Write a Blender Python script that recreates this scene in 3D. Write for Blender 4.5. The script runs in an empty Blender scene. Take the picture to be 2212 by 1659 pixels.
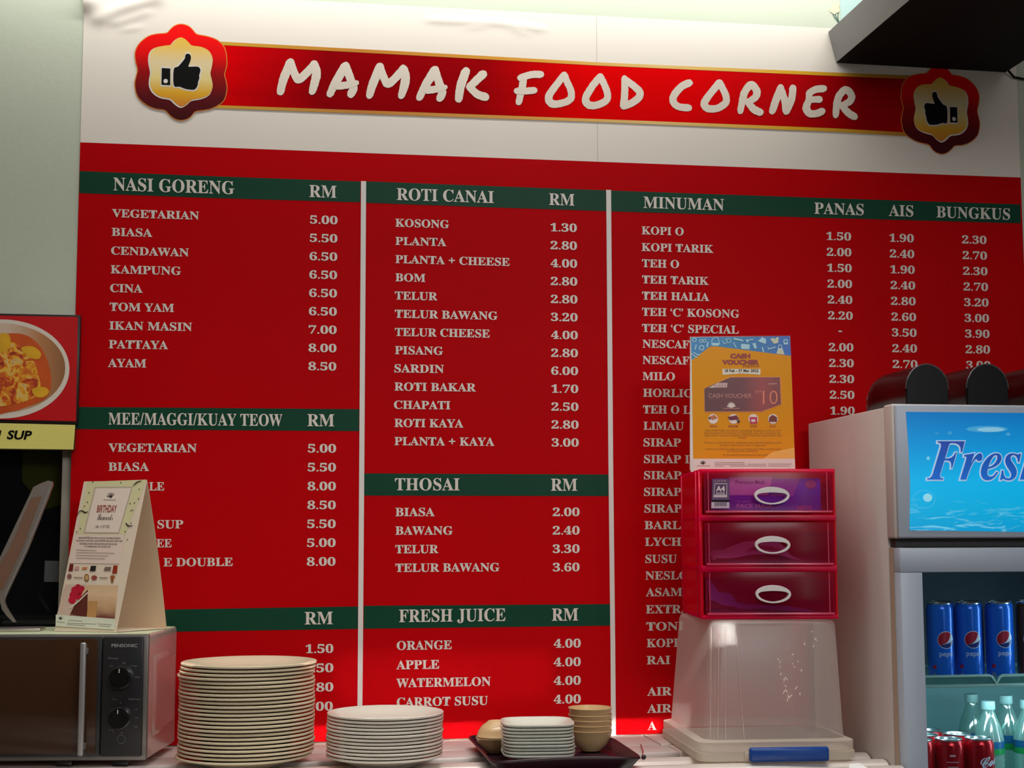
import bpy, bmesh, math, random
from mathutils import Vector, Matrix
from mathutils.geometry import tessellate_polygon
random.seed(7)
R_ = math.radians
SC = bpy.context.scene
COL = SC.collection

# ------------------------------------------------------------------ camera
F = 3180.0
EYE = Vector((0, 0, 1.5))
_y, _p, _r = R_(-8.93), R_(5.92), R_(-0.155)
CW = Vector((-math.sin(_y) * math.cos(_p), math.cos(_y) * math.cos(_p), math.sin(_p)))
_right = Vector((math.cos(_y), math.sin(_y), 0))
_up = _right.cross(CW)
CR = _right * math.cos(_r) + _up * math.sin(_r)
CU = -_right * math.sin(_r) + _up * math.cos(_r)
cd = bpy.data.cameras.new('camera')
cam = bpy.data.objects.new('camera', cd)
COL.objects.link(cam)
cd.sensor_width = 36.0
cd.lens = F * 36.0 / 2212.0
cd.clip_start = 0.05
cam.matrix_world = Matrix((
    (CR.x, CU.x, -CW.x, EYE.x), (CR.y, CU.y, -CW.y, EYE.y),
    (CR.z, CU.z, -CW.z, EYE.z), (0, 0, 0, 1)))
SC.camera = cam

# ------------------------------------------------------------------ view and world
SC.view_settings.view_transform = 'Standard'
SC.view_settings.look = 'None'
SC.view_settings.exposure = 0.0
SC.view_settings.gamma = 1.0
SC.view_settings.use_curve_mapping = False
wd = bpy.data.worlds.new('world')
SC.world = wd
wd.use_nodes = True
wd.node_tree.nodes['Background'].inputs[0].default_value = (0.5, 0.5, 0.5, 1)
wd.node_tree.nodes['Background'].inputs[1].default_value = 0.05
WALL = 3.45
CZ = 1.035           # counter top height


def area(name, loc, size, sy, energy, color, target, spread=180):
    l = bpy.data.lights.new(name, 'AREA')
    l.shape = 'RECTANGLE'
    l.size, l.size_y = size, sy
    l.energy, l.color = energy, color
    l.spread = R_(spread)
    o = bpy.data.objects.new(name, l)
    COL.objects.link(o)
    o.location = loc
    d = Vector(target) - Vector(loc)
    o.rotation_euler = d.to_track_quat('-Z', 'Y').to_euler()
    return o


# tube lamp above the menu, just under the ceiling
area('ceiling_tube_light', (0.35, WALL - 0.17, 3.00), 2.3, 0.05, 9.0, (1.0, 0.99, 0.95), (0.35, WALL - 0.06, 2.6))
# lighting of the food court behind the viewer
area('room_light', (1.35, -1.2, 3.1), 1.8, 0.5, 52, (1.0, 0.99, 1.0), (0.7, 3.0, 1.4))
area('added_top_fill', (0.45, 2.62, 3.2), 2.4, 0.3, 12, (1.0, 0.97, 0.93), (0.45, 2.66, 1.0), 80)  # added unseen fill from above, brightens the plate and counter tops
area('added_highlight_strip', (2.15, -0.4, 1.7), 0.07, 1.5, 4.0, (0.95, 0.98, 1.0), (0.9, 3.0, 1.3))  # added unseen upright strip, makes the highlights on cans and plates
area('room_light_side', (-1.7, 0.4, 3.05), 0.8, 0.8, 4, (1.0, 0.95, 0.88), (0.2, 3.2, 1.2))


def added_light_sheet(name, z, size, energy, spread, x=0.55, w=3.0):
    """added unseen area light that throws a thin level sheet of light on the foot of the wall"""
    tgt = Vector((x, WALL, z))
    loc = tgt + Vector((0, -2.95, 1.77))
    return area(name, loc, w, size, energy, (1.0, 0.93, 0.88), tgt, spread)


added_light_sheet('added_wall_strip', CZ + 0.008, 0.046, 0.30, 0.25, 0.375, 1.15)  # added light, draws the bright strip along the foot of the wall
added_light_sheet('added_wall_band', 1.175, 0.09, 0.05, 1.0, 0.38, 0.5)  # added light, draws the fainter band above the strip


# ------------------------------------------------------------------ colour and materials
def lin(c):
    out = []
    for v in c[:3]:
        v = v / 255.0
        out.append(v / 12.92 if v <= 0.04045 else ((v + 0.055) / 1.055) ** 2.4)
    return (out[0], out[1], out[2], 1.0)


def mat(name, rgb, rough=0.5, metal=0.0, spec=0.5, noise=0.0, nscale=8.0, bump=0.0, bscale=60.0, coat=0.0,
        emit=0.0, trans=0.0, ior=1.45, aniso=None):
    m = bpy.data.materials.new(name)
    m.use_nodes = True
    nt = m.node_tree
    b = nt.nodes['Principled BSDF']
    c = lin(rgb)
    b.inputs['Base Color'].default_value = c
    b.inputs['Roughness'].default_value = rough
    b.inputs['Metallic'].default_value = metal
    b.inputs['Specular IOR Level'].default_value = spec
    b.inputs['Coat Weight'].default_value = coat
    b.inputs['Transmission Weight'].default_value = trans
    b.inputs['IOR'].default_value = ior
    if emit:
        b.inputs['Emission Color'].default_value = c
        b.inputs['Emission Strength'].default_value = emit
    if noise:
        tc = nt.nodes.new('ShaderNodeTexCoord')
        n = nt.nodes.new('ShaderNodeTexNoise')
        n.inputs['Scale'].default_value = nscale
        n.inputs['Detail'].default_value = 4
        if aniso:
            mp = nt.nodes.new('ShaderNodeMapping')
            mp.inputs['Scale'].default_value = aniso
            nt.links.new(tc.outputs['Object'], mp.inputs[0])
            nt.links.new(mp.outputs[0], n.inputs['Vector'])
        else:
            nt.links.new(tc.outputs['Object'], n.inputs['Vector'])
        mx = nt.nodes.new('ShaderNodeMix')
        mx.data_type = 'RGBA'
        mx.inputs['A'].default_value = tuple(v * (1 - noise) for v in c[:3]) + (1,)
        mx.inputs['B'].default_value = tuple(min(1, v * (1 + noise)) for v in c[:3]) + (1,)
        nt.links.new(n.outputs['Fac'], mx.inputs['Factor'])
        nt.links.new(mx.outputs['Result'], b.inputs['Base Color'])
    if bump:
        tc = nt.nodes.new('ShaderNodeTexCoord')
        n = nt.nodes.new('ShaderNodeTexNoise')
        n.inputs['Scale'].default_value = bscale
        n.inputs['Detail'].default_value = 3
        bp = nt.nodes.new('ShaderNodeBump')
        bp.inputs['Strength'].default_value = bump
        bp.inputs['Distance'].default_value = 0.002
        nt.links.new(tc.outputs['Object'], n.inputs['Vector'])
        nt.links.new(n.outputs['Fac'], bp.inputs['Height'])
        nt.links.new(bp.outputs['Normal'], b.inputs['Normal'])
    return m


def grad(name, stops, axis=2, rough=0.5, emit=0.0, spec=0.5, noise=0.0, nscale=6.0):
    """printed colour ramp running along one generated axis of the printed patch"""
    m = bpy.data.materials.new(name)
    m.use_nodes = True
    nt = m.node_tree
    b = nt.nodes['Principled BSDF']
    b.inputs['Roughness'].default_value = rough
    b.inputs['Specular IOR Level'].default_value = spec
    tc = nt.nodes.new('ShaderNodeTexCoord')
    sp = nt.nodes.new('ShaderNodeSeparateXYZ')
    cr = nt.nodes.new('ShaderNodeValToRGB')
    nt.links.new(tc.outputs['Generated'], sp.inputs[0])
    src = sp.outputs[axis]
    if noise:
        n = nt.nodes.new('ShaderNodeTexNoise')
        n.inputs['Scale'].default_value = nscale
        nt.links.new(tc.outputs['Generated'], n.inputs['Vector'])
        ma = nt.nodes.new('ShaderNodeMath')
        ma.operation = 'MULTIPLY_ADD'
        nt.links.new(n.outputs['Fac'], ma.inputs[0])
        ma.inputs[1].default_value = noise
        nt.links.new(src, ma.inputs[2])
        sb = nt.nodes.new('ShaderNodeMath')
        sb.operation = 'SUBTRACT'
        nt.links.new(ma.outputs[0], sb.inputs[0])
        sb.inputs[1].default_value = noise * 0.5
        src = sb.outputs[0]
    nt.links.new(src, cr.inputs[0])
    el = cr.color_ramp.elements
    while len(el) < len(stops):
        el.new(0.5)
    for e, (p, c) in zip(el, stops):
        e.position = p
        e.color = lin(c)
    nt.links.new(cr.outputs[0], b.inputs['Base Color'])
    if emit:
        nt.links.new(cr.outputs[0], b.inputs['Emission Color'])
        b.inputs['Emission Strength'].default_value = emit
    return m


def plastic(name, rgb, see=0.5, rough=0.2, gloss=0.08, tint=None):
    """thin translucent plastic: part see-through, part milky"""
    m = bpy.data.materials.new(name)
    m.use_nodes = True
    nt = m.node_tree
    nt.nodes.remove(nt.nodes['Principled BSDF'])
    out = nt.nodes['Material Output']
    c = lin(rgb)
    tr = nt.nodes.new('ShaderNodeBsdfTransparent')
    tr.inputs[0].default_value = lin(tint) if tint else (1, 1, 1, 1)
    df = nt.nodes.new('ShaderNodeBsdfDiffuse')
    df.inputs[0].default_value = c
    tl = nt.nodes.new('ShaderNodeBsdfTranslucent')
    tl.inputs[0].default_value = c
    gl = nt.nodes.new('ShaderNodeBsdfGlossy')
    gl.inputs['Roughness'].default_value = rough
    m1 = nt.nodes.new('ShaderNodeMixShader')
    m1.inputs[0].default_value = 0.4
    nt.links.new(df.outputs[0], m1.inputs[1])
    nt.links.new(tl.outputs[0], m1.inputs[2])
    m2 = nt.nodes.new('ShaderNodeMixShader')
    m2.inputs[0].default_value = see
    nt.links.new(m1.outputs[0], m2.inputs[1])
    nt.links.new(tr.outputs[0], m2.inputs[2])
    m3 = nt.nodes.new('ShaderNodeMixShader')
    m3.inputs[0].default_value = gloss
    nt.links.new(m2.outputs[0], m3.inputs[1])
    nt.links.new(gl.outputs[0], m3.inputs[2])
    nt.links.new(m3.outputs[0], out.inputs[0])
    return m


M = {}
M['wall'] = mat('painted_wall', (196, 204, 184), 0.75, noise=0.05, nscale=3, bump=0.15, bscale=90)
M['sheet'] = mat('banner_sheet', (232, 224, 212), 0.42, noise=0.03, nscale=2.5, bump=0.12, bscale=14)
M['red'] = mat('banner_red', (188, 1, 9), 0.5, spec=0.05, noise=0.10, nscale=2.0, bump=0.08, bscale=9)
M['green'] = mat('banner_green', (14, 66, 46), 0.42, spec=0.15, noise=0.12, nscale=3)
M['ink'] = mat('white_ink', (222, 214, 204), 0.4)
M['inkline'] = mat('white_line', (226, 220, 214), 0.4)
M['brush'] = mat('cream_brush_ink', (222, 210, 194), 0.42, noise=0.05, nscale=9)
M['gold'] = grad('gold_border', [(0, (206, 160, 40)), (0.2, (190, 120, 0)), (0.45, (215, 150, 10)), (0.62, (226, 190, 110)),
                                 (0.8, (225, 170, 20)), (1, (170, 110, 30))], 0, 0.4)
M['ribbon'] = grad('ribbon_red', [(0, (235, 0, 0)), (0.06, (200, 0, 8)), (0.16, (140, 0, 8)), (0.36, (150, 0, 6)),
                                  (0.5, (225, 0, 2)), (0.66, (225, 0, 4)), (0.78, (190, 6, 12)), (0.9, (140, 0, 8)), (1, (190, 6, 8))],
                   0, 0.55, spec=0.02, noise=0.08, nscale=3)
M['badge'] = grad('badge_red', [(0, (62, 10, 12)), (0.25, (90, 12, 18)), (0.5, (150, 8, 8)), (0.68, (225, 0, 4)), (1, (255, 8, 8))], 2, 0.5, spec=0.1)
M['badgegold'] = grad('badge_gold', [(0, (206, 120, 8)), (0.2, (222, 165, 0)), (0.4, (226, 205, 130)), (0.62, (224, 205, 160)), (0.85, (230, 190, 90)), (1, (232, 185, 60))], 2, 0.4)
M['goldline'] = mat('gold_outline', (220, 130, 40), 0.4)
M['black'] = mat('black_ink', (14, 14, 14), 0.5, spec=0.1)
M['darkboard'] = mat('dark_board', (9, 9, 10), 0.7, spec=0.2, noise=0.2, nscale=6)
M['greyedge'] = mat('grey_board_edge', (120, 120, 119), 0.55, noise=0.05)
M['steel'] = mat('brushed_steel', (232, 224, 216), 0.3, 0.45, noise=0.08, nscale=40, aniso=(0.3, 8, 8))
M['steel_dull'] = mat('dull_steel', (218, 206, 200), 0.42, 0.4, noise=0.1, nscale=40, aniso=(0.3, 8, 8))
M['recess'] = mat('dark_recess', (40, 34, 32), 0.7)
M['cupboard'] = mat('counter_front', (120, 110, 100), 0.6, noise=0.08)


# ------------------------------------------------------------------ object helpers
def mesh(name, V, Fc, m, parent=None, smooth=False, kind=None):
    me = bpy.data.meshes.new(name)
    me.from_pydata([tuple(v) for v in V], [], Fc)
    me.update()
    if smooth:
        me.polygons.foreach_set('use_smooth', [True] * len(me.polygons))
    if m is not None:
        for mm in (m if isinstance(m, (list, tuple)) else [m]):
            me.materials.append(mm)
    o = bpy.data.objects.new(name, me)
    COL.objects.link(o)
    if parent is not None:
        o.parent = parent
    if kind:
        o['kind'] = kind
    return o


def from_bm(name, bm, m, parent=None, smooth=False, kind=None, autosmooth=None):
    me = bpy.data.meshes.new(name)
    bmesh.ops.recalc_face_normals(bm, faces=bm.faces)
    bm.to_mesh(me)
    bm.free()
    if smooth:
        me.polygons.foreach_set('use_smooth', [True] * len(me.polygons))
        if autosmooth:
            try:
                me.set_sharp_from_angle(angle=R_(autosmooth))
            except Exception:
                pass
    for mm in (m if isinstance(m, (list, tuple)) else [m]):
        me.materials.append(mm)
    o = bpy.data.objects.new(name, me)
    COL.objects.link(o)
    if parent is not None:
        o.parent = parent
    if kind:
        o['kind'] = kind
    return o


def thing(name, label, cat, loc=(0, 0, 0), rz=0.0, group=None):
    o = bpy.data.objects.new(name, None)
    COL.objects.link(o)
    o.empty_display_size = 0.05
    o.location = loc
    o.rotation_euler = (0, 0, rz)
    o['label'] = label
    o['category'] = cat
    if group:
        o['group'] = group
    return o


def tag(o, label, cat, group=None):
    o['label'] = label
    o['category'] = cat
    if group:
        o['group'] = group
    return o


def mtx(t):
    return Matrix.Translation(Vector(t.location)) @ Matrix.Rotation(t.rotation_euler.z, 4, 'Z')


def bm_box(bm, a, b, bev=0.0, seg=2):
    r = bmesh.ops.create_cube(bm, size=1.0)
    vs = r['verts']
    for v in vs:
        v.co = Vector(((a[0] + b[0]) / 2 + v.co.x * (b[0] - a[0]),
                       (a[1] + b[1]) / 2 + v.co.y * (b[1] - a[1]),
                       (a[2] + b[2]) / 2 + v.co.z * (b[2] - a[2])))
    if bev:
        es = list({e for v in vs for e in v.link_edges})
        bmesh.ops.bevel(bm, geom=es, offset=bev, segments=seg, profile=0.5, affect='EDGES')


def box(name, a, b, m, parent=None, bev=0.0, seg=2, kind=None):
    bm = bmesh.new()
    bm_box(bm, a, b, bev, seg)
    return from_bm(name, bm, m, parent, smooth=bev > 0, kind=kind, autosmooth=40)


def lathe(name, prof, m, parent=None, seg=48, loc=(0, 0, 0), smooth=True, angle=35):
    V, Fc = [], []
    n = len(prof)
    for i in range(seg):
        a = 2 * math.pi * i / seg
        for (r, z) in prof:
            V.append((loc[0] + r * math.cos(a), loc[1] + r * math.sin(a), loc[2] + z))
    for i in range(seg):
        j = (i + 1) % seg
        for k in range(n - 1):
            q = [i * n + k, j * n + k, j * n + k + 1, i * n + k + 1]
            Fc.append(q)
    bm = bmesh.new()
    bv = [bm.verts.new(v) for v in V]
    for f in Fc:
        try:
            bm.faces.new([bv[x] for x in f])
        except ValueError:
            pass
    bmesh.ops.remove_doubles(bm, verts=bm.verts, dist=1e-6)
    return from_bm(name, bm, m, parent, smooth=smooth, autosmooth=angle)


def prism(name, poly, y0, y1, m, parent=None, bev=0.0, smooth=False):
    """poly in (x, z), extruded along y"""
    n = len(poly)
    bm = bmesh.new()
    a = [bm.verts.new((x, y0, z)) for x, z in poly]
    b = [bm.verts.new((x, y1, z)) for x, z in poly]
    bm.faces.new(a)
    bm.faces.new(b[::-1])
    for i in range(n):
        j = (i + 1) % n
        bm.faces.new((a[i], a[j], b[j], b[i]))
    if bev:
        es = [e for e in bm.edges if len(e.link_faces) == 2 and e.calc_face_angle(0) > R_(30)]
        bmesh.ops.bevel(bm, geom=es, offset=bev, segments=2, profile=0.5, affect='EDGES')
    return from_bm(name, bm, m, parent, smooth=smooth or bev > 0, autosmooth=35)


def tube(name, pts, r, m, parent=None, seg=10, closed=False, join=None):
    V, Fc = [], []
    pts = [Vector(p) for p in pts]
    n = len(pts)
    for i, p in enumerate(pts):
        if closed:
            t = (pts[(i + 1) % n] - pts[i - 1]).normalized()
        else:
            t = (pts[min(i + 1, n - 1)] - pts[max(i - 1, 0)]).normalized()
        h = Vector((0, 0, 1)) if abs(t.z) < 0.9 else Vector((0, 1, 0))
        a = t.cross(h).normalized()
        b = t.cross(a).normalized()
        rr = r[i] if isinstance(r, (list, tuple)) else r
        for k in range(seg):
            an = 2 * math.pi * k / seg
            V.append(p + a * math.cos(an) * rr + b * math.sin(an) * rr)
    for i in range(n if closed else n - 1):
        j = (i + 1) % n
        for k in range(seg):
            l = (k + 1) % seg
            Fc.append((i * seg + k, j * seg + k, j * seg + l, i * seg + l))
    if not closed:
        Fc.append(tuple(range(seg)))
        Fc.append(tuple(range((n - 1) * seg, n * seg))[::-1])
    if join is not None:
        off = len(join[0])
        join[0].extend(V)
        join[1].extend([tuple(x + off for x in f) for f in Fc])
        return None
    return mesh(name, V, Fc, m, parent, smooth=True)


# ------------------------------------------------------------------ measuring the photograph: a pixel seen on a real surface
def ray(px, py):
    return CR * (px - 1106) - CU * (py - 829.5) + CW * F


class Surf:
    """a flat surface of the place; at() gives the point of it under a photograph pixel, raised by h"""
    def __init__(s, point, normal, parent=None):
        s.p, s.n = Vector(point), Vector(normal).normalized()
        if s.n.dot(EYE - s.p) < 0:
            s.n = -s.n
        s.inv = mtx(parent).inverted() if parent is not None else Matrix()

    def at(s, px, py, h=0.0):
        d = ray(px, py)
        q = s.p + s.n * h
        k = (q - EYE).dot(s.n) / d.dot(s.n)
        return s.inv @ (EYE + d * k)


def onY(px, py, y):
    d = ray(px, py)
    return EYE + d * (y / d.y)


def onZ(px, py, z):
    d = ray(px, py)
    return EYE + d * ((z - EYE.z) / d.z)


def flat(name, pts, S, h, m, parent, smooth=False):
    """printed patch: outline in pixels measured on the photo, laid on surface S"""
    P = [S.at(x, y, h) for x, y in pts]
    tris = tessellate_polygon([P])
    # keep them facing the viewer side
    return mesh(name, P, [tuple(t) for t in tris], m, parent)


def cat(pts, k=6, closed=False):
    """Catmull-Rom through pts (tuples of any length)"""
    n = len(pts)
    out = []
    rng = range(n) if closed else range(n - 1)
    for i in rng:
        p0 = pts[i - 1] if (closed or i > 0) else pts[i]
        p1, p2 = pts[i], pts[(i + 1) % n]
        p3 = pts[(i + 2) % n] if (closed or i + 2 < n) else p2
        for j in range(k):
            t = j / k
            out.append(tuple(0.5 * (2 * b + (c - a) * t + (2 * a - 5 * b + 4 * c - d) * t * t + (3 * b - a - 3 * c + d) * t ** 3)
                             for a, b, c, d in zip(p0, p1, p2, p3)))
    if not closed:
        out.append(tuple(pts[-1]))
    return out


def strokes2d(sts, w, rough=0.0):
    """brush strokes in the plane -> verts, faces ; sts = list of point lists (x, y[, width])"""
    V, Fc, cut = [], [], []
    for st in sts:
        pts = [(p[0], p[1], (p[2] if len(p) > 2 else w)) for p in st]
        pts = cat(pts, 7) if len(pts) > 2 else [tuple(a + (b - a) * t / 8 for a, b in zip(pts[0], pts[1])) for t in range(9)]
        n = len(pts)
        L, Rr = [], []
        for i, p in enumerate(pts):
            a, b = pts[max(i - 1, 0)], pts[min(i + 1, n - 1)]
            dx, dy = b[0] - a[0], b[1] - a[1]
            l = math.hypot(dx, dy) or 1
            nx, ny = -dy / l, dx / l
            h = p[2] / 2
            h1 = h * (1 + random.uniform(-rough, rough))
            h2 = h * (1 + random.uniform(-rough, rough))
            L.append((p[0] + nx * h1, p[1] + ny * h1))
            Rr.append((p[0] - nx * h2, p[1] - ny * h2))
        o = len(V)
        V += L + Rr
        for i in range(n - 1):
            Fc.append((o + i, o + i + 1, o + n + i + 1, o + n + i))
        for e, (p, q) in ((0, (pts[0], pts[1])), (1, (pts[-1], pts[-2]))):
            o2 = len(V)
            cut.append(o2)
            V.append((p[0], p[1]))
            a0 = math.atan2(p[1] - q[1], p[0] - q[0])
            for k in range(9):
                an = a0 - math.pi / 2 + math.pi * k / 8
                rr = p[2] / 2 * (0.92 + random.uniform(-rough, rough))
                V.append((p[0] + math.cos(an) * rr, p[1] + math.sin(an) * rr))
            for k in range(8):
                Fc.append((o2, o2 + 1 + k, o2 + 2 + k))
    return V, Fc, cut


def strokes(name, sts, w, S, h, m, parent, fn=None, rough=0.0):
    P, FF = [], []
    for k, st in enumerate(sts):
        V, Fc, cut = strokes2d([st], w, rough)
        o = len(P)
        for i, (x, y) in enumerate(V):
            lay = k * 3 + (0.9 * (i % (cut[0] // 2)) / (cut[0] // 2) if i < cut[0] else 1.2 if i < cut[1] else 2)
            P.append(S.at(x, y, h + lay * 0.00006))
        FF += [tuple(o + j for j in f) for f in Fc]
    return mesh(name, P, FF, m, parent)


# ------------------------------------------------------------------ lettering
def shift(s, A, a, z=None):
    o = ''
    for c in s:
        if 'A' <= c <= 'Z':
            o += chr(A + ord(c) - 65)
        elif 'a' <= c <= 'z':
            o += chr(a + ord(c) - 97)
        elif z and '0' <= c <= '9':
            o += chr(z + ord(c) - 48)
        else:
            o += c
    return o


STY = {'serif': lambda s: shift(s, 0x1D400, 0x1D41A, 0x1D7CE), 'italic': lambda s: shift(s, 0x1D468, 0x1D482, 0x1D7CE),
       'script': lambda s: shift(s, 0x1D4D0, 0x1D4EA), 'sans': lambda s: s}
_tc = {}


def glyphs(s, style='serif', bold=0.0, space=1.0):
    key = (s, style, bold, space)
    if key not in _tc:
        cu = bpy.data.curves.new('lettering', 'FONT')
        cu.body = STY[style](s)
        cu.resolution_u = 3
        cu.offset = bold
        cu.space_character = space
        o = bpy.data.objects.new('lettering', cu)
        me = bpy.data.meshes.new_from_object(o)
        V = [(v.co.x, v.co.y) for v in me.vertices]
        Fc = [tuple(p.vertices) for p in me.polygons]
        bpy.data.objects.remove(o)
        bpy.data.meshes.remove(me)
        bpy.data.curves.remove(cu)
        _tc[key] = (V, Fc)
    return _tc[key]


_cap = {}


def capheight(style, bold=0.0):
    if (style, bold) not in _cap:
        V, _ = glyphs('E', style, bold)
        _cap[(style, bold)] = (min(v[1] for v in V), max(v[1] for v in V))
    return _cap[(style, bold)]


def text(name, s, x0, x1, yb, cap, S, h, m, parent, style='serif', bold=0.0, slope=0.0, shear=0.0, space=1.0):
    """set string s between pixel columns x0..x1 with its baseline at row yb (left end) and capital height cap"""
    V, Fc = glyphs(s, style, bold, space)
    lo, hi = capheight(style, bold)
    a, b = min(v[0] for v in V), max(v[0] for v in V)
    P = []
    for x, y in V:
        t = (x - a) / (b - a)
        q = (y - lo) / (hi - lo) * cap
        P.append(S.at(x0 + (x1 - x0) * t + shear * q, yb + slope * (x1 - x0) * t - q, h))
    return mesh(name, P, Fc, m, parent)


def row(name, s, x0, x1, yb, cap, m, parent, S, h=0.0013, style='serif', bold=0.0):
    """a level line of print on the menu wall"""
    p0 = S.at(x0, yb, h)
    k = ray(x1, yb)
    sl = (slope_at(x0, yb))
    return text(name, s, x0, x1, yb, cap, S, h, m, parent, style, bold, slope=sl)


def slope_at(px, py):
    p = onY(px, py, WALL)
    q = p + Vector((0.2, 0, 0)) - EYE
    w = q.dot(CW)
    x2, y2 = 1106 + F * q.dot(CR) / w, 829.5 - F * q.dot(CU) / w
    return (y2 - py) / (x2 - px)


# ------------------------------------------------------------------ the room
OPX = -0.4635        # right edge of the dark window opening left of the menu
OPZ = 1.72


def structure(o):
    o['kind'] = 'structure'
    return o


XL, XR, YB, ZC = -2.2, 2.35, -2.4, 3.25
bm = bmesh.new()
bm_box(bm, (OPX, WALL, 0), (XR, WALL + 0.14, ZC))
bm_box(bm, (XL, WALL, OPZ), (OPX, WALL + 0.14, ZC))
bm_box(bm, (XL, WALL, 0), (OPX, WALL + 0.14, 1.0))
structure(from_bm('wall_back', bm, M['wall']))
structure(box('wall_left', (XL - 0.12, YB, 0), (XL, WALL + 0.14, ZC), mat('left_wall_paint', (150, 128, 104), 0.8, noise=0.1)))
structure(box('wall_right', (XR, YB, 0), (XR + 0.12, WALL + 0.14, ZC), mat('right_wall_paint', (140, 140, 138), 0.8, noise=0.1)))
structure(box('wall_front', (XL - 0.12, YB - 0.12, 0), (XR + 0.12, YB, ZC), mat('front_wall_paint', (128, 100, 76), 0.8, noise=0.2)))
structure(box('floor', (XL - 0.12, YB - 0.12, -0.1), (XR + 0.12, WALL + 0.6, 0), mat('floor_tile', (110, 100, 92), 0.5, noise=0.1)))
structure(box('ceiling', (XL - 0.12, YB - 0.12, ZC), (XR + 0.12, WALL + 0.14, ZC + 0.1), mat('ceiling_paint', (205, 205, 200), 0.8, noise=0.03)))

# dark window left of the menu
wt = bpy.data.objects.new('window_1', None)
COL.objects.link(wt)
wt['kind'] = 'structure'
M['darkglass'] = mat('dark_glass', (16, 18, 22), 0.08, spec=0.5, noise=0.5, nscale=2.5)
box('pane', (XL, WALL + 0.085, 1.0), (OPX - 0.02, WALL + 0.095, OPZ), M['darkglass'], wt)
M['alu'] = mat('aluminium_trim', (176, 170, 158), 0.4, 0.35, noise=0.04)
box('frame', (OPX - 0.030, WALL + 0.03, 1.0), (OPX - 0.0005, WALL + 0.085, OPZ), M['alu'], wt, bev=0.002)
M['stkr'] = mat('grey_sticker', (84, 88, 90), 0.5)
SW = Surf((0, WALL + 0.085, 0), (0, -1, 0))
flat('sticker', [(97, 1211), (137, 1212), (133, 1257), (95, 1257)], SW, 0.001, M['stkr'], wt)
M['greenreflect'] = mat('green_reflection', (44, 48, 18), 0.12, noise=0.4, nscale=6)
flat('green_reflection', [(50, 940), (149, 940), (147, 1085), (100, 1100), (48, 1040)], SW, 0.0006, M['greenreflect'], wt)  # greenish reflection in the dark pane, painted as a flat tinted patch

# ------------------------------------------------------------------ counter of steel rails
ct = thing('steel_counter', 'long stainless steel rail counter under the red menu wall', 'counter', (0, 0, 0))
X0c, X1c = -1.6, 1.255
box('cabinet_base', (X0c, 2.82, 0.0), (X1c, 3.44, CZ - 0.05), M['cupboard'], ct)
box('recess_tray', (X0c, 2.80, CZ - 0.05), (X1c, 3.44, CZ - 0.03), M['recess'], ct)
box('back_ledge', (X0c, 3.285, CZ - 0.03), (0.85, 3.445, CZ - 0.001), M['steel_dull'], ct, bev=0.002)
box('back_ledge', (0.853, 3.285, CZ - 0.03), (X1c, 3.445, CZ + 0.0005), M['steel_dull'], ct, bev=0.002)
box('flat_rail', (X0c, 3.165, CZ - 0.03), (0.862, 3.272, CZ), M['steel_dull'], ct, bev=0.004)
box('flat_rail', (0.865, 3.165, CZ - 0.03), (X1c, 3.272, CZ), M['steel_dull'], ct, bev=0.004)


def rail(y0, y1, nm='round_rail', m=None):
    n = 10
    V, Fc = [], []
    r = (y1 - y0) / 2
    for x in (X0c, X1c):
        for i in range(n + 1):
            a = math.pi * i / n
            V.append((x, (y0 + y1) / 2 - r * math.cos(a), CZ - 0.024 + 0.024 * math.sin(a)))
        V.append((x, y1, CZ - 0.03))
        V.append((x, y0, CZ - 0.03))
    k = n + 3
    for i in range(k):
        j = (i + 1) % k
        Fc.append((i, j, k + j, k + i))
    Fc.append(tuple(range(k)))
    Fc.append(tuple(range(k, 2 * k))[::-1])
    return mesh(nm, V, Fc, m or M['steel'], ct, smooth=False)


rail(3.05, 3.125)
rail(2.955, 3.022)
rail(2.865, 2.935)
box('front_edge', (X0c, 2.79, CZ - 0.06), (X1c, 2.845, CZ), M['steel_dull'], ct, bev=0.004)
tube('cable_tie', [onZ(1384, 1608, CZ + 0.003), onZ(1389, 1622, CZ + 0.012), onZ(1388, 1636, CZ + 0.004)], 0.0013,
     mat('red_wire', (150, 50, 40), 0.5), ct, seg=6)

# ------------------------------------------------------------------ menu banner
BX0, BX1 = onY(171, 400, WALL).x, onY(2204, 381, WALL).x
BZ0, BZ1 = CZ + 0.001, onY(1500, 46, WALL).z
bn = thing('menu_banner', 'large red, green and white wall menu with a brush lettered title', 'menu board', (BX0, WALL, BZ0))
SB = Surf((0, WALL - 0.0015, 0), (0, -1, 0), bn)

# the sheet: a fine grid with creases near its upper edge
xs_n, zs = 190, []
z_red = onY(1290, 350, WALL).z
zz = BZ0
while zz < z_red:
    zs.append(zz)
    zz += 0.12
nz = 64
zs += [z_red + (BZ1 - z_red) * i / nz for i in range(nz + 1)]


def seg_dist(p, a, b):
    ax, az = a
    bx, bz = b
    px_, pz = p
    t = ((px_ - ax) * (bx - ax) + (pz - az) * (bz - az)) / ((bx - ax) ** 2 + (bz - az) ** 2)
    t = max(0, min(1, t))
    return math.hypot(px_ - ax - t * (bx - ax), pz - az - t * (bz - az)), t


def wp(px, py):
    v = onY(px, py, WALL)
    return (v.x, v.z)


CREASES = [([wp(930, 44), wp(1000, 47), wp(1060, 49), wp(1110, 55), wp(1170, 64)], 0.008, 0.0030),
           ([wp(1010, 61), wp(1046, 59)], 0.006, 0.0015), ([wp(1110, 64), wp(1136, 75)], 0.006, 0.002),
           ([wp(215, 42), wp(260, 20), wp(340, -4)], 0.016, 0.007), ([wp(250, 52), wp(320, 28)], 0.008, 0.003),
           ([wp(270, 66), wp(300, 60)], 0.006, 0.002)]


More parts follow.
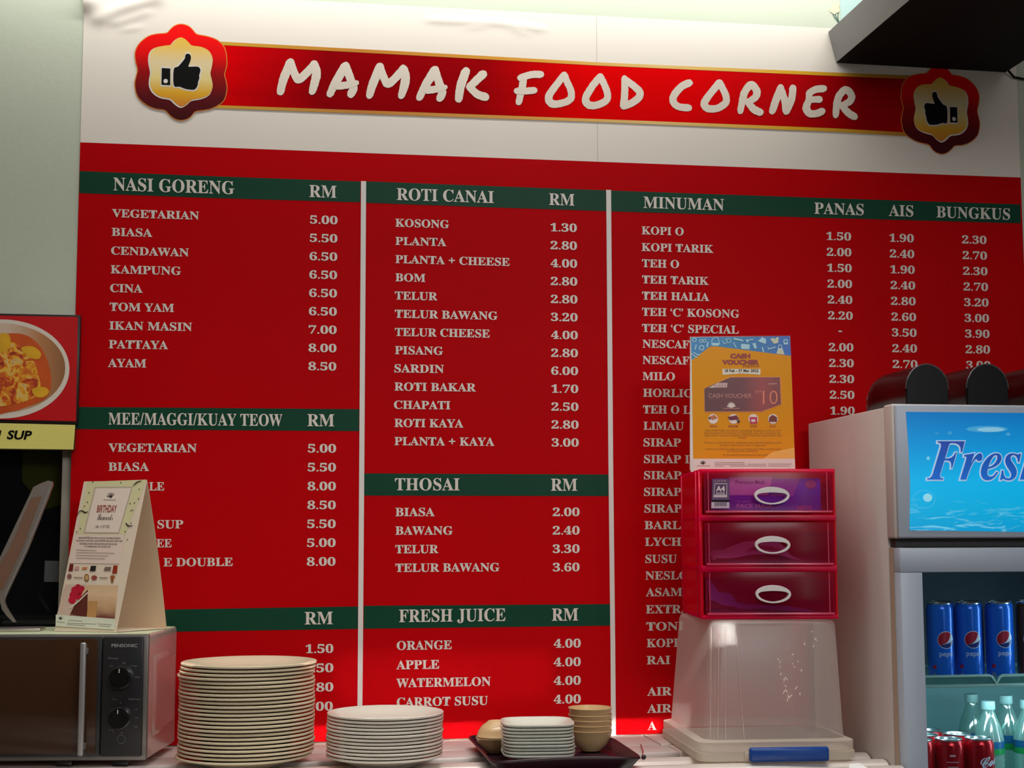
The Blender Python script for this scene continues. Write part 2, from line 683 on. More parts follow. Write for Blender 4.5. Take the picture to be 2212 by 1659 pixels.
def lift(x, z):
    h = 0.0
    for pts, wdt, amp in CREASES:
        best = 1e9
        for a, b in zip(pts, pts[1:]):
            d, t = seg_dist((x, z), a, b)
            best = min(best, d)
        h += amp * math.exp(-(best / wdt) ** 2)
    # rolled upper left corner
    cx, cz = wp(181, 5)
    d = math.hypot(x - cx, (z - cz) * 1.3)
    h += 0.02 * math.exp(-(d / 0.035) ** 2)
    return h


V, Fc = [], []
for z in zs:
    for i in range(xs_n + 1):
        # the upper left corner is drawn finer
        t = i / xs_n
        x = BX0 + (BX1 - BX0) * t
        le = 0
        if i == 0:
            le = (z - BZ0) * 0.004
        V.append((x + 0 - BX0, -0.0015 - lift(x, z), z - BZ0))
for j in range(len(zs) - 1):
    for i in range(xs_n):
        a = j * (xs_n + 1) + i
        Fc.append((a, a + 1, a + xs_n + 2, a + xs_n + 1))
mesh('backing_sheet', V, Fc, M['sheet'], bn, smooth=True)


def wrect(name, x0, x1, z0, z1, h, m, parent):
    return mesh(name, [(x0 - BX0, -h, z0 - BZ0), (x1 - BX0, -h, z0 - BZ0), (x1 - BX0, -h, z1 - BZ0), (x0 - BX0, -h, z1 - BZ0)],
                [(0, 1, 2, 3)], m, parent)


wrect('red_field', BX0, onY(2204, 385, WALL).x, BZ0, onY(1200, 346.3, WALL).z, 0.0019, M['red'], bn)
wrect('sheet_seam', onY(1289.5, 250, WALL).x, onY(1290.6, 250, WALL).x, z_red + 0.002, BZ1 - 0.002, 0.0017,
      mat('seam_shade', (196, 188, 176), 0.5), bn)


def band(pts, nm='heading_band'):
    return flat(nm, pts, SB, 0.0008, M['green'], bn)


b1 = band([(172, 369.3), (455, 380.5), (779, 392), (778, 437), (455, 427.5), (171, 417)])
b2 = band([(790, 391.5), (1050, 401.5), (1309, 411), (1309.5, 456), (1050, 447.5), (790, 438)])
b3 = band([(1320, 411.5), (1760, 427), (2204, 441.5), (2205, 482.5), (1760, 470), (1320, 456.5)])
b4 = band([(163, 879), (776, 883.8), (775.5, 931.3), (160, 926.8)])
b5 = band([(787, 1022.5), (1314, 1025), (1314.5, 1071.5), (787, 1070.5)])
b6 = band([(786, 1308.6), (1317.5, 1305), (1318, 1351.5), (785.5, 1358)])
b7 = band([(150, 1320), (773.5, 1310), (773, 1358.5), (150, 1368)])
flat('divider_line', [(780, 391), (791, 391.5), (787, 1000), (783.8, 1420), (782, 1600), (771.5, 1600), (773.2, 1400), (776, 1000)], SB, 0.0014, M['inkline'], bn)
flat('divider_line', [(1309.5, 410), (1320, 410.3), (1324.5, 1000), (1329, 1400), (1330.5, 1590), (1320, 1590), (1318.8, 1400), (1314.3, 1000)], SB, 0.0014, M['inkline'], bn)

H = 0.0013


def head(s, x0, x1, yb, cap, parent):
    row('lettering', s, x0, x1, yb, cap, M['ink'], parent, SB, 0.0016, bold=0.004)


head('NASI GORENG', 245, 506, 411, 27.5, b1)
head('RM', 668, 727, 425.5, 26, b1)
head('ROTI CANAI', 857, 1067, 431.8, 25.5, b2)
head('RM', 1186, 1241, 442.5, 25, b2)
head('MINUMAN', 1390, 1564, 449, 24.5, b3)
head('PANAS', 1759, 1866, 461.5, 24, b3)
head('AIS', 1920, 1973, 466.3, 24, b3)
head('BUNGKUS', 2023, 2182, 469.5, 24, b3)
head('MEE/MAGGI/KUAY TEOW', 234, 610, 917, 25.5, b4)
head('RM', 664, 722, 920.5, 26, b4)
head('THOSAI', 853, 993, 1059, 26, b5)
head('RM', 1190, 1247, 1060, 26, b5)
head('FRESH JUICE', 862, 1092, 1344, 27, b6)
head('RM', 1192, 1249, 1341, 26.5, b6)
head('RM', 658, 719, 1349, 27, b7)


def item(s, x0, x1, yb, cap=17.3, nm='item_lettering'):
    row(nm, s, x0, x1, yb, cap, M['ink'], bn, SB, 0.0010, bold=0.010)


def price(s, x0, x1, yb, cap=17.0):
    item(s, x0, x1, yb, cap, 'price_lettering')


for i, (s, x0, x1) in enumerate([('VEGETARIAN', 242, 430), ('BIASA', 241, 329), ('CENDAWAN', 240, 408), ('KAMPUNG', 239, 391),
                                 ('CINA', 238, 308), ('TOM YAM', 237, 376), ('IKAN MASIN', 236, 415), ('PATTAYA', 235, 363),
                                 ('AYAM', 233, 316)]):
    item(s, x0, x1, 468.8 + 40.5 * i, 17.3 + 0.08 * i)
for i, s in enumerate('5.00 5.50 6.50 6.50 6.50 6.50 7.00 8.00 8.50'.split()):
    price(s, 669.5 - 0.45 * i, 729.3 - 0.35 * i, 482.8 + 39.6 * i)
for s, x0, x1, yb in [('VEGETARIAN', 234, 425, 975.8), ('BIASA', 234, 322, 1017), ('LE', 322, 355, 1059.5), ('SUP', 340, 396, 1141.5),
                      ('EE', 338, 371, 1182.5), ('E DOUBLE', 353, 503, 1223.5)]:
    item(s, x0, x1, yb, 18)
for i, s in enumerate('5.00 5.50 8.00 8.50 5.50 5.00 8.00'.split()):
    price(s, 665 - 0.4 * i, 726 - 0.2 * i, 977.5 + 40.8 * i, 17.6)
for s, x0, x1, yb in [('1.50', 660, 720, 1411), ('.50', 676, 720, 1452.5), ('.80', 676, 720, 1494), ('.00', 675, 719, 1535.5)]:
    price(s, x0, x1, yb, 18.2)
for i, (s, x0, x1) in enumerate([('KOSONG', 854, 970), ('PLANTA', 854, 964), ('PLANTA + CHEESE', 854, 1101), ('BOM', 854, 919),
                                 ('TELUR', 853, 945), ('TELUR BAWANG', 853, 1075), ('TELUR CHEESE', 853, 1058), ('PISANG', 853, 957),
                                 ('SARDIN', 852, 959), ('ROTI BAKAR', 852, 1028), ('CHAPATI', 851, 973), ('ROTI KAYA', 852, 1001),
                                 ('PLANTA + KAYA', 852, 1068)]):
    item(s, x0, x1, 489.5 + 39.35 * i, 17.0 + 0.06 * i)
for i, s in enumerate('1.30 2.80 4.00 2.80 2.80 3.20 4.00 2.80 6.00 1.70 2.50 2.80 3.00'.split()):
    price(s, 1189 + 0.2 * i, 1246 + 0.35 * i, 499.5 + 38.75 * i)
for i, (s, x0, x1) in enumerate([('BIASA', 854, 939), ('BAWANG', 854, 978), ('TELUR', 854, 947), ('TELUR BAWANG', 854, 1079)]):
    item(s, x0, x1, 1115 + 40.2 * i, 18)
for i, s in enumerate('2.00 2.40 3.30 3.60'.split()):
    price(s, 1194, 1252, 1115 + 39.8 * i, 17.6)
for s, x0, x1, yb in [('ORANGE', 857, 976, 1404), ('APPLE', 856, 949, 1446), ('WATERMELON', 856, 1060, 1485), ('CARROT SUSU', 857, 1054, 1526.5)]:
    item(s, x0, x1, yb, 19)
for i in range(4):
    price('4.00', 1196, 1254.5, 1399.5 + 40.2 * i, 18.2)
mn = [('KOPI O', 1386, 1477), ('KOPI TARIK', 1386, 1541), ('TEH O', 1387, 1467), ('TEH TARIK', 1387, 1531), ('TEH HALIA', 1387, 1532),
      ('TEH ‘C’ KOSONG', 1387, 1597), ('TEH ‘C’ SPECIAL', 1387, 1596), ('NESCAFE', 1388, 1506), ('NESCAFE', 1388, 1506), ('MILO', 1388, 1458),
      ('HORLICKS', 1389, 1530), ('TEH O LIMAU', 1389, 1560), ('LIMAU', 1390, 1477), ('SIRAP', 1390, 1471), ('SIRAP L', 1391, 1497),
      ('SIRAP', 1391, 1472), ('SIRAP', 1391, 1472), ('SIRAP', 1392, 1473), ('BARLI', 1392, 1482), ('LYCHI', 1393, 1483),
      ('SUSU', 1394, 1462), ('NESLO', 1394, 1487), ('ASAM', 1395, 1474), ('EXTRA', 1395, 1490), ('TONI', 1396, 1477), ('KOPI', 1397, 1465),
      ('RAI', 1397, 1448)]
yc = [497, 533, 568, 603, 638, 673, 708, 742, 777, 812, 848, 884, 919, 955, 991, 1026, 1062, 1098, 1134, 1170, 1207, 1243, 1279, 1316, 1353, 1389, 1426]
for (s, x0, x1), y in zip(mn, yc):
    item(s, x0, x1, y + 9 + (0.3 if y > 900 else 0), 17 + (y - 500) / 900)
for s, x0, x1, y in [('AIR', 1398, 1451, 1494), ('AIR', 1398, 1451, 1531), ('A', 1399, 1418, 1568)]:
    item(s, x0, x1, y + 9, 18)
for i, s in enumerate('1.50 2.00 1.50 2.00 2.40 2.20 - 2.00 2.30 2.30 2.50 1.90'.split()):
    if s == '-':
        flat('price_lettering', [(1811, 714), (1819, 714.3), (1819, 717.3), (1811, 717)], SB, 0.001, M['ink'], bn)
    else:
        price(s, 1785 + 0.72 * i, 1838.5 + 0.72 * i, 518.2 + 34.3 * i, 16.6)
for i, s in enumerate('1.90 2.40 1.90 2.40 2.80 2.60 3.50 2.40 2.70'.split()):
    price(s, 1921 + 0.9 * i, 1974 + 1.0 * i, 522 + 34.1 * i, 16.6)
for i, s in enumerate('2.30 2.70 2.30 2.70 3.20 3.00 3.90 2.80 3.00'.split()):
    price(s, 2078 + 1.1 * i, 2131 + 1.1 * i, 525.7 + 33.9 * i, 16.6)

# title ribbon
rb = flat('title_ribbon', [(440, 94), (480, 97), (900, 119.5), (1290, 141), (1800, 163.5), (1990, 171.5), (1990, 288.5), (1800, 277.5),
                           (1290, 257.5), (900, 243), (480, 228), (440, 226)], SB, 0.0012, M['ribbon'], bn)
flat('ribbon_border', [(440, 87.5), (480, 90), (900, 112.5), (1290, 134.5), (1800, 156.5), (1990, 164), (1990, 172), (1800, 164), (1290, 141.5),
                       (900, 120), (480, 97.5), (440, 94.5)], SB, 0.0016, M['gold'], rb)
flat('ribbon_border', [(440, 226), (480, 227.5), (900, 242.5), (1290, 257), (1800, 277), (1990, 288), (1990, 296), (1800, 284.5), (1290, 263.5),
                       (900, 250), (480, 234), (440, 232)], SB, 0.0016, M['gold'], rb)
za = lambda X, Y: (560 + X / 2.962, Y / 2.962)
zb = lambda X, Y: (1180 + X / 2.962, Y / 2.962)
TL = [(za, [[(135, 588, 50), (158, 500, 56), (200, 400, 58)], [(200, 400, 50), (226, 470, 50), (252, 508, 54), (300, 470, 52), (352, 412, 50)],
            [(352, 412, 56), (366, 470, 58), (352, 540, 54), (338, 588, 44)]]),
      (za, [[(452, 602, 46), (490, 525, 54), (552, 422, 58)], [(552, 422, 54), (578, 490, 52), (602, 560, 54), (585, 604, 50)],
            [(500, 552, 46), (560, 544, 46), (622, 530, 36)]]),
      (za, [[(705, 612, 46), (730, 530, 56), (772, 428, 58)], [(772, 428, 50), (798, 498, 50), (824, 536, 54), (872, 498, 52), (922, 440, 50)],
            [(922, 440, 56), (936, 498, 58), (924, 566, 54), (908, 614, 44)]]),
      (za, [[(1024, 626, 44), (1062, 550, 54), (1124, 448, 58)], [(1124, 448, 54), (1148, 520, 52), (1170, 590, 54), (1155, 630, 48)],
            [(1072, 578, 46), (1130, 570, 46), (1188, 558, 36)]]),
      (za, [[(1276, 634, 50), (1290, 545, 56), (1322, 456, 56)], [(1432, 474, 56), (1390, 514, 52), (1345, 556, 48)],
            [(1345, 556, 46), (1395, 602, 50), (1446, 620, 56)]]),
      (za, [[(1660, 654, 42), (1680, 570, 46), (1692, 500, 46)], [(1672, 498, 46), (1740, 478, 46), (1802, 476, 46)],
            [(1648, 582, 42), (1700, 582, 44), (1760, 578, 44)]]),
      (za, [[(1952, 480, 46), (1898, 548, 46), (1852, 620, 48), (1872, 662, 50), (1930, 662, 46), (1990, 634, 46), (1994, 580, 44), (1968, 520, 44), (1952, 480, 46)]]),
      (zb, [[(345, 490, 46), (292, 556, 46), (252, 630, 48), (272, 670, 50), (326, 672, 46), (386, 640, 46), (390, 590, 44), (366, 530, 44), (345, 490, 46)]]),
      (zb, [[(500, 500, 40), (502, 590, 46), (494, 680, 46)], [(506, 510, 44), (560, 550, 46), (598, 590, 48), (590, 626, 48), (545, 660, 46), (496, 680, 44)]]),
      (zb, [[(916, 530, 48), (868, 552, 48), (820, 606, 48), (812, 648, 46), (846, 682, 46), (912, 690, 46)]]),
      (zb, [[(1108, 528, 46), (1056, 592, 46), (1012, 656, 48), (1030, 692, 48), (1090, 694, 46), (1146, 660, 46), (1150, 616, 44), (1128, 566, 44), (1108, 528, 46)]]),
      (zb, [[(1242, 712, 40), (1256, 640, 46), (1268, 592, 48)], [(1262, 602, 46), (1308, 542, 48), (1346, 580, 48), (1338, 622, 46), (1288, 654, 40)],
            [(1288, 650, 40), (1325, 696, 48), (1368, 718, 50)]]),
      (zb, [[(1446, 712, 44), (1470, 640, 48), (1500, 560, 46)], [(1500, 560, 40), (1525, 640, 46), (1536, 712, 50)], [(1536, 712, 46), (1568, 640, 46), (1578, 562, 46)]]),
      (zb, [[(1776, 566, 46), (1720, 574, 46), (1682, 596, 42)], [(1682, 596, 42), (1680, 640, 42), (1664, 690, 50), (1684, 728, 48)],
            [(1680, 640, 40), (1720, 636, 42), (1748, 636, 46)], [(1684, 728, 46), (1730, 726, 46), (1764, 712, 48)]]),
      (zb, [[(1852, 738, 40), (1860, 660, 46), (1876, 606, 46)], [(1870, 616, 44), (1914, 574, 48), (1952, 606, 46), (1944, 646, 46), (1890, 676, 40)],
            [(1890, 672, 40), (1930, 720, 48), (1972, 746, 48)]])]
for fn, st in TL:
    strokes('title_letter', [[fn(p[0], p[1]) + (p[2] / 2.962,) for p in s_] for s_ in st], 16, SB, 0.0018, M['brush'], rb, rough=0.05)

# the two badges
OUT = [(1160, 160), (1205, 172), (1236, 200), (1260, 225), (1325, 238), (1390, 262), (1437, 315), (1450, 400), (1443, 445), (1434, 480), (1444, 520),
       (1450, 575), (1428, 648), (1360, 692), (1300, 706), (1250, 714), (1222, 745), (1195, 763), (1155, 770), (1115, 758), (1084, 733), (1055, 705),
       (1000, 697), (940, 672), (884, 620), (866, 545), (874, 495), (884, 450), (872, 400), (868, 340), (893, 285), (950, 238), (1010, 222), (1068, 217),
       (1090, 195), (1120, 170)]
INN = [(1160, 243), (1185, 254), (1208, 275), (1230, 295), (1290, 304), (1338, 330), (1361, 378), (1356, 430), (1347, 474), (1356, 515), (1361, 560),
       (1340, 606), (1290, 630), (1230, 641), (1205, 662), (1180, 679), (1158, 684), (1135, 672), (1112, 652), (1090, 634), (1030, 622), (985, 592),
       (963, 550), (963, 505), (970, 462), (958, 400), (962, 345), (990, 312), (1040, 298), (1095, 290), (1115, 268), (1138, 250)]
HAND = [(1113, 447), (1140, 430), (1163, 405), (1183, 378), (1188, 354), (1204, 347), (1220, 358), (1221, 385), (1207, 424), (1212, 431), (1262, 430),
        (1280, 442), (1282, 462), (1275, 485), (1276, 505), (1268, 528), (1266, 548), (1252, 572), (1235, 578), (1190, 573), (1150, 558), (1113, 550)]
CUFF = [(1036, 439), (1091, 442), (1090, 549), (1034, 546)]
SPLW = onY(392, 157, WALL)


def grow(poly, k):
    cx = sum(p[0] for p in poly) / len(poly)
    cy = sum(p[1] for p in poly) / len(poly)
    out = []
    for x, y in poly:
        d = math.hypot(x - cx, y - cy) or 1
        out.append((x + (x - cx) / d * k, y + (y - cy) / d * k))
    return out


def badge(cpx, cpy, mirror, scale=1.0):
    c = onY(cpx, cpy, WALL)

    def conv(poly, h, k=6, smooth=True):
        pts = cat(poly, 3, True) if smooth else poly
        out = []
        for X, Y in pts:
            v = onY(X / 2.962, Y / 2.962, WALL) - SPLW
            if mirror:
                v.x = -v.x
            out.append((c.x + v.x * scale - BX0, -0.0015 - h, c.z + v.z * scale - BZ0))
        return out

    def patch(name, poly, h, m, par, smooth=True):
        P = conv(poly, h, smooth=smooth)
        return mesh(name, P, [tuple(t) for t in tessellate_polygon([[Vector(p) for p in P]])], m, par)
    b = patch('flower_badge', OUT, 0.0022, M['badge'], bn)
    patch('badge_outline', grow(OUT, 6), 0.0019, M['goldline'], b)
    patch('badge_highlight', [(x - 5, y + 5) for x, y in grow(INN, 4)], 0.0025, M['ink'], b)
    patch('badge_center', INN, 0.0028, M['badgegold'], b)
    patch('thumb_outline', grow(HAND, 10), 0.0030, M['ink'], b)
    patch('cuff_outline', grow(CUFF, 12), 0.0030, M['ink'], b, False)
    patch('thumb_icon', HAND, 0.0033, M['black'], b)
    patch('cuff_icon', CUFF, 0.0033, M['black'], b, False)
    patch('cuff_button', [(1061 + 14 * math.cos(a * 0.5236), 523 + 14 * math.sin(a * 0.5236)) for a in range(12)], 0.0036, M['ink'], b)


badge(392, 157, False)
badge(2030, 237.5, True)

# ------------------------------------------------------------------ mural sticker above the menu
ms = thing('wall_sticker', 'pale blue wall sticker with a small tulip bunch beside the dark overhead board', 'sticker', (1.38, WALL, 2.80))
SM = Surf((0, WALL - 0.0005, 0), (0, -1, 0), ms)
flat('blue_panel', [(1814, -60), (2100, -60), (2100, 60), (1816, 60)], SM, 0.0004, mat('pale_blue', (176, 205, 200), 0.6), ms)
msm = mat('stem_green', (30, 90, 80), 0.5)
for s_ in ([(1799, 30), (1804, 39), (1811, 48)], [(1804, 28), (1807, 38), (1812, 48)], [(1811, 26), (1810, 37), (1812.5, 48)]):
    strokes('stem', [s_], 1.4, SM, 0.0012, msm, ms)
for k, (x, y) in enumerate([(1797, 22), (1803, 16), (1809, 22), (1802, 25), (1808, 13)]):
    flat('blossom', [(x + 5 * math.cos(a * 0.785), y + 6 * math.sin(a * 0.785)) for a in range(8)], SM, 0.0010 + k * 0.0001,
         mat('blossom_cream', (226, 210 - 6 * (k % 2), 178), 0.6), ms)

# ------------------------------------------------------------------ dark overhead board
ob = thing('overhead_board', 'thick black overhead board jutting out above the right end of the menu', 'shelf', (1.37, WALL, 2.69))
tb = 2.69
pts = [onY(1788, 70, WALL), onY(1805, 137, WALL)]
x_t, z_t = pts[0].x - 1.37, pts[0].z - tb
x_b = pts[1].x - 1.37
V = []
for y in (-0.004, -2.2):
    V += [(x_t, y, z_t), (x_b, y, 0.0), (0.461, y, -0.003), (0.475, y, z_t)]
mesh('board', V, [(0, 1, 5, 4), (3, 2, 1, 0), (4, 5, 6, 7), (2, 3, 7, 6), (0, 4, 7, 3)], M['greyedge'], ob)
mesh('underside', [(x_b + 0.001, -0.004, -0.001), (0.46, -0.004, -0.004), (0.46, -2.19, -0.004), (x_b + 0.001, -2.19, -0.001),
                   (x_b + 0.001, -0.004, -0.0002), (0.46, -0.004, -0.0032), (0.46, -2.19, -0.0032), (x_b + 0.001, -2.19, -0.0002)],
     [(0, 1, 2, 3), (4, 5, 6, 7), (0, 1, 5, 4), (1, 2, 6, 5), (2, 3, 7, 6), (3, 0, 4, 7)], M['darkboard'], ob)
tube('bracket', [(0.46, -0.02, -0.005), (0.48, -0.01, -0.018), (0.52, -0.006, -0.022)], 0.003, M['black'], ob, seg=6)

# ------------------------------------------------------------------ food picture sign
sg = thing('food_picture_sign', 'sign with a noodle soup photo on red above a yellow name strip', 'sign', (-0.80, WALL, 1.7))
YS = WALL - 0.022
SS = Surf((0, YS, 0), (0, -1, 0), sg)
pTR, pBR = onY(174, 680.5, YS), onY(166, 917, YS)
qBR = onY(160, 972, YS)
xr = pTR.x + 0.80
SXL = SS.at(-152, 800).x
box('board', (SXL, -0.022, pBR.z - 1.7), (xr, -0.001, pTR.z - 1.7), mat('dark_frame', (28, 10, 8), 0.4), sg, bev=0.0015)
box('name_board', (SXL, -0.021, qBR.z - 1.7), (xr - 0.006, -0.001, pBR.z - 1.7 - 0.001), mat('name_board_edge', (60, 50, 20), 0.5), sg)
flat('photo_red', [(-150, 672), (0, 681.5), (168, 685), (164, 910), (0, 906), (-150, 904)], SS, 0.0006, mat('photo_red', (200, 4, 14), 0.35, noise=0.15, nscale=8), sg)
flat('name_strip', [(-150, 911), (0, 914), (162.5, 918), (158.5, 971), (0, 969), (-150, 968)], SS, 0.0004,
     mat('yellow_strip', (232, 222, 118), 0.45, noise=0.08, nscale=7), sg)
el = [(4 + 146 * math.cos(a * math.pi / 30), 797 + 107 * math.sin(a * math.pi / 30)) for a in range(60)]
flat('bowl_rim', el, SS, 0.0010, mat('bowl_white', (226, 216, 200), 0.4), sg)
el = [(0 + 141 * math.cos(a * math.pi / 30), 795 + 97 * math.sin(a * math.pi / 30)) for a in range(60)]
flat('bowl_inside', el, SS, 0.0013, grad('bowl_shade', [(0, (226, 210, 190)), (0.55, (215, 190, 165)), (0.8, (190, 130, 80)), (1, (150, 100, 60))], 0, 0.4), sg)


def food_mat():
    m = bpy.data.materials.new('noodle_print')
    m.use_nodes = True
    nt = m.node_tree
    b = nt.nodes['Principled BSDF']
    b.inputs['Roughness'].default_value = 0.4
    tc = nt.nodes.new('ShaderNodeTexCoord')
    n = nt.nodes.new('ShaderNodeTexNoise')
    n.inputs['Scale'].default_value = 38
    n.inputs['Detail'].default_value = 8
    n.inputs['Roughness'].default_value = 0.65
    n.inputs['Distortion'].default_value = 1.2
    nt.links.new(tc.outputs['Object'], n.inputs['Vector'])
    cr = nt.nodes.new('ShaderNodeValToRGB')
    st = [(0.30, (70, 16, 6)), (0.42, (190, 60, 14)), (0.5, (222, 120, 20)), (0.56, (235, 180, 30)), (0.63, (225, 190, 120)), (0.72, (170, 60, 50))]
    e = cr.color_ramp.elements
    while len(e) < len(st):
        e.new(0.5)
    for q, (p, c) in zip(e, st):
        q.position = p
        q.color = lin(c)
    nt.links.new(n.outputs['Fac'], cr.inputs[0])
    nt.links.new(cr.outputs[0], b.inputs['Base Color'])
    return m


soup = [(-60, 735), (0, 722), (50, 722), (84, 745), (106, 790), (110, 835), (96, 862), (60, 878), (20, 890), (-60, 892)]
flat('soup', cat(soup, 4, True), SS, 0.0016, mat('soup_orange', (205, 84, 18), 0.4, noise=0.4, nscale=14), sg)
flat('noodles', cat([(-60, 745), (0, 735), (40, 745), (70, 775), (84, 815), (88, 850), (50, 868), (0, 878), (-60, 880)], 4, True), SS, 0.0019, food_mat(), sg)
for poly in ([(45, 752), (70, 748), (88, 762), (84, 775), (64, 772)], [(70, 840), (95, 836), (106, 846), (94, 858), (76, 856)],
             [(0, 722), (20, 724), (22, 748), (10, 760), (-4, 756)]):
    flat('potato_piece', cat(poly, 4, True), SS, 0.0022, mat('potato_yellow', (226, 170, 30), 0.4, noise=0.2, nscale=30), sg)
text('name_lettering', 'SUP', 14, 66, 949, 19.5, SS, 0.0009, M['black'], sg, 'sans', 0.035, slope=0.02, shear=0.24)
strokes('name_lettering', [[(-3, 948), (1, 931)]], 4, SS, 0.0009, M['black'], sg)

# ------------------------------------------------------------------ microwave oven
MYAW = R_(-8.5)
mw_o = onZ(314, 1643, CZ + 0.014)
mw = thing('microwave_oven', 'black fronted microwave with two dials under the folded card', 'microwave', (mw_o.x, mw_o.y, CZ), MYAW)
MI = mtx(mw)
W_, D_ = 0.42, 0.272
ftop = Surf(mw_o, MI.to_3x3() @ Vector((0, -1, 0)))
zt = ftop.at(320, 1371).z - CZ
M['mwsteel'] = mat('oven_steel', (212, 190, 182), 0.24, 0.5, noise=0.06, nscale=5)
M['mwfront'] = mat('oven_front', (44, 44, 46), 0.35, 0.3, noise=0.08)
M['mwglass'] = mat('oven_glass', (62, 40, 26), 0.16, spec=0.4, noise=0.3, nscale=3)  # brown reflection of the room is put into the glass base colour
box('body', (-W_, 0.012, 0.014), (0.0, D_, zt), M['mwsteel'], mw, bev=0.006, seg=3)
box('top_cover', (-W_ + 0.004, 0.016, zt - 0.0005), (-0.004, D_ - 0.004, zt + 0.0008), mat('pale_green_top', (196, 206, 168), 0.5), mw)
box('front_frame', (-W_, 0.0, 0.014), (0.001, 0.014, zt + 0.001), mat('frame_grey', (120, 116, 112), 0.35, 0.4), mw, bev=0.003)
SF = Surf(MI @ Vector((0, 0, 0)), MI.to_3x3() @ Vector((0, -1, 0)), mw)
lx = lambda px, py: SF.at(px, py).x
xs_seam = lx(221, 1500)
zt2, zb2 = SF.at(160, 1371).z, SF.at(160, 1640).z
box('door', (-W_ + 0.004, -0.010, zb2 + 0.006), (xs_seam - 0.001, 0.001, zt2 - 0.004), M['mwfront'], mw, bev=0.002)
box('door_glass', (-W_ + 0.02, -0.0125, zb2 + 0.012), (lx(212, 1500), -0.009, zt2 - 0.008), M['mwglass'], mw, bev=0.001)
box('control_panel', (xs_seam + 0.001, -0.010, zb2 + 0.006), (lx(310, 1500), 0.001, zt2 - 0.004), M['mwfront'], mw, bev=0.003)
SF2 = Surf(MI @ Vector((0, -0.0106, 0)), MI.to_3x3() @ Vector((0, -1, 0)), mw)
hx0, hx1 = SF2.at(178, 1500).x, SF2.at(191, 1500).x
hz0, hz1 = SF2.at(175, 1630).z, SF2.at(184, 1386).z
hb = bmesh.new()
bm_box(hb, (hx0, -0.040, hz0), (hx1, -0.030, hz1), 0.004, 3)
bm_box(hb, (hx0 + 0.002, -0.032, hz0 + 0.012), (hx1 - 0.002, -0.008, hz0 + 0.024))
bm_box(hb, (hx0 + 0.002, -0.032, hz1 - 0.024), (hx1 - 0.002, -0.008, hz1 - 0.012))
from_bm('handle', hb, mat('handle_grey', (158, 156, 156), 0.35, 0.5), mw, smooth=True, autosmooth=40)
M['knob'] = mat('knob_black', (14, 14, 15), 0.3)
M['chrome'] = mat('chrome', (210, 210, 210), 0.15, 1.0)
for (kx, ky) in ((263.5, 1462), (260.5, 1550)):
    c = SF2.at(kx, ky)
    bm = bmesh.new()
    bmesh.ops.create_cone(bm, cap_ends=True, segments=40, radius1=0.0235, radius2=0.0225, depth=0.012)
    bmesh.ops.rotate(bm, verts=bm.verts, matrix=Matrix.Rotation(R_(90), 3, 'X'))
    bmesh.ops.translate(bm, verts=bm.verts, vec=(c.x, -0.016, c.z))
    kn = from_bm('dial_ring', bm, M['chrome'], mw, smooth=True, autosmooth=40)
    bm = bmesh.new()
    bmesh.ops.create_cone(bm, cap_ends=True, segments=40, radius1=0.0215, radius2=0.0200, depth=0.016)
    bmesh.ops.bevel(bm, geom=[e for e in bm.edges if e.calc_face_angle(0) > 0.8], offset=0.002, segments=2, affect='EDGES')
    bmesh.ops.rotate(bm, verts=bm.verts, matrix=Matrix.Rotation(R_(90), 3, 'X'))
    bmesh.ops.translate(bm, verts=bm.verts, vec=(c.x, -0.026, c.z))
    from_bm('dial_cap', bm, M['knob'], kn, smooth=True, autosmooth=40)
    box('pointer', (c.x - 0.0008, -0.0348, c.z + 0.010), (c.x + 0.0008, -0.0338, c.z + 0.018), M['ink'], kn)
mk = mat('panel_print', (120, 120, 122), 0.5)
text('brand_lettering', 'PENSONIC', 241, 297, 1398, 7.2, SF2, 0.0004, mat('brand_print', (165, 165, 165), 0.5), mw, 'sans', 0.01)
for s, x0, x1, yb, c in [('Power', 234, 256, 1424, 4.4), ('Off', 264, 271, 1434, 3.6), ('Low', 238, 245, 1440, 3.2), ('M.High', 282, 296, 1440, 3.2),
                         ('High', 292, 302, 1464, 3.2), ('Time', 242, 252, 1512, 3.2), ('Defrost', 278, 303, 1512, 3.6), ('5', 259, 262, 1520, 3.6),
                         ('10', 291, 296, 1534, 3.2), ('15', 291, 297, 1552, 3.2), ('35', 289, 297, 1571, 3.2), ('30', 260, 266, 1585, 3.4)]:
    text('dial_marking', s, x0, x1, yb, c, SF2, 0.0004, mk, mw, 'sans', 0.0)
for sgm in range(7):
    a = R_(200 + sgm * 30)
    strokes('dial_marking', [[(240 + 3 * math.cos(a), 1580 + 3 * math.sin(a)), (240 + 6 * math.cos(a), 1580 + 6 * math.sin(a))]], 0.8, SF2, 0.0004, mk, mw)
ring = [(262 + 9 * math.cos(a * 0.3927), 1597 + 9 * math.sin(a * 0.3927)) for a in range(17)]
strokes('dial_marking', [ring], 0.7, SF2, 0.0004, mk, mw)
# pressed panel on the right flank
y0s, y1s, z0s, z1s = 0.05, D_ - 0.02, 0.055, zt - 0.045
V, Fc = [], []
for inset, xo in ((0.0, 0.0), (0.008, 0.004), (0.02, 0.004)):
    V += [(xo + 0.0002, y0s + inset, z0s + inset), (xo + 0.0002, y1s - inset, z0s + inset), (xo + 0.0002, y1s - inset, z1s - inset), (xo + 0.0002, y0s + inset, z1s - inset)]
for l in range(2):
    for i in range(4):
        j = (i + 1) % 4
        Fc.append((l * 4 + i, l * 4 + j, l * 4 + 4 + j, l * 4 + 4 + i))
Fc.append((8, 9, 10, 11))
bm = bmesh.new()
bv = [bm.verts.new(v) for v in V]
for f in Fc:
    bm.faces.new([bv[i] for i in f])
bmesh.ops.bevel(bm, geom=[e for e in bm.edges if e.calc_face_angle(0) > 0.2], offset=0.003, segments=2, affect='EDGES')
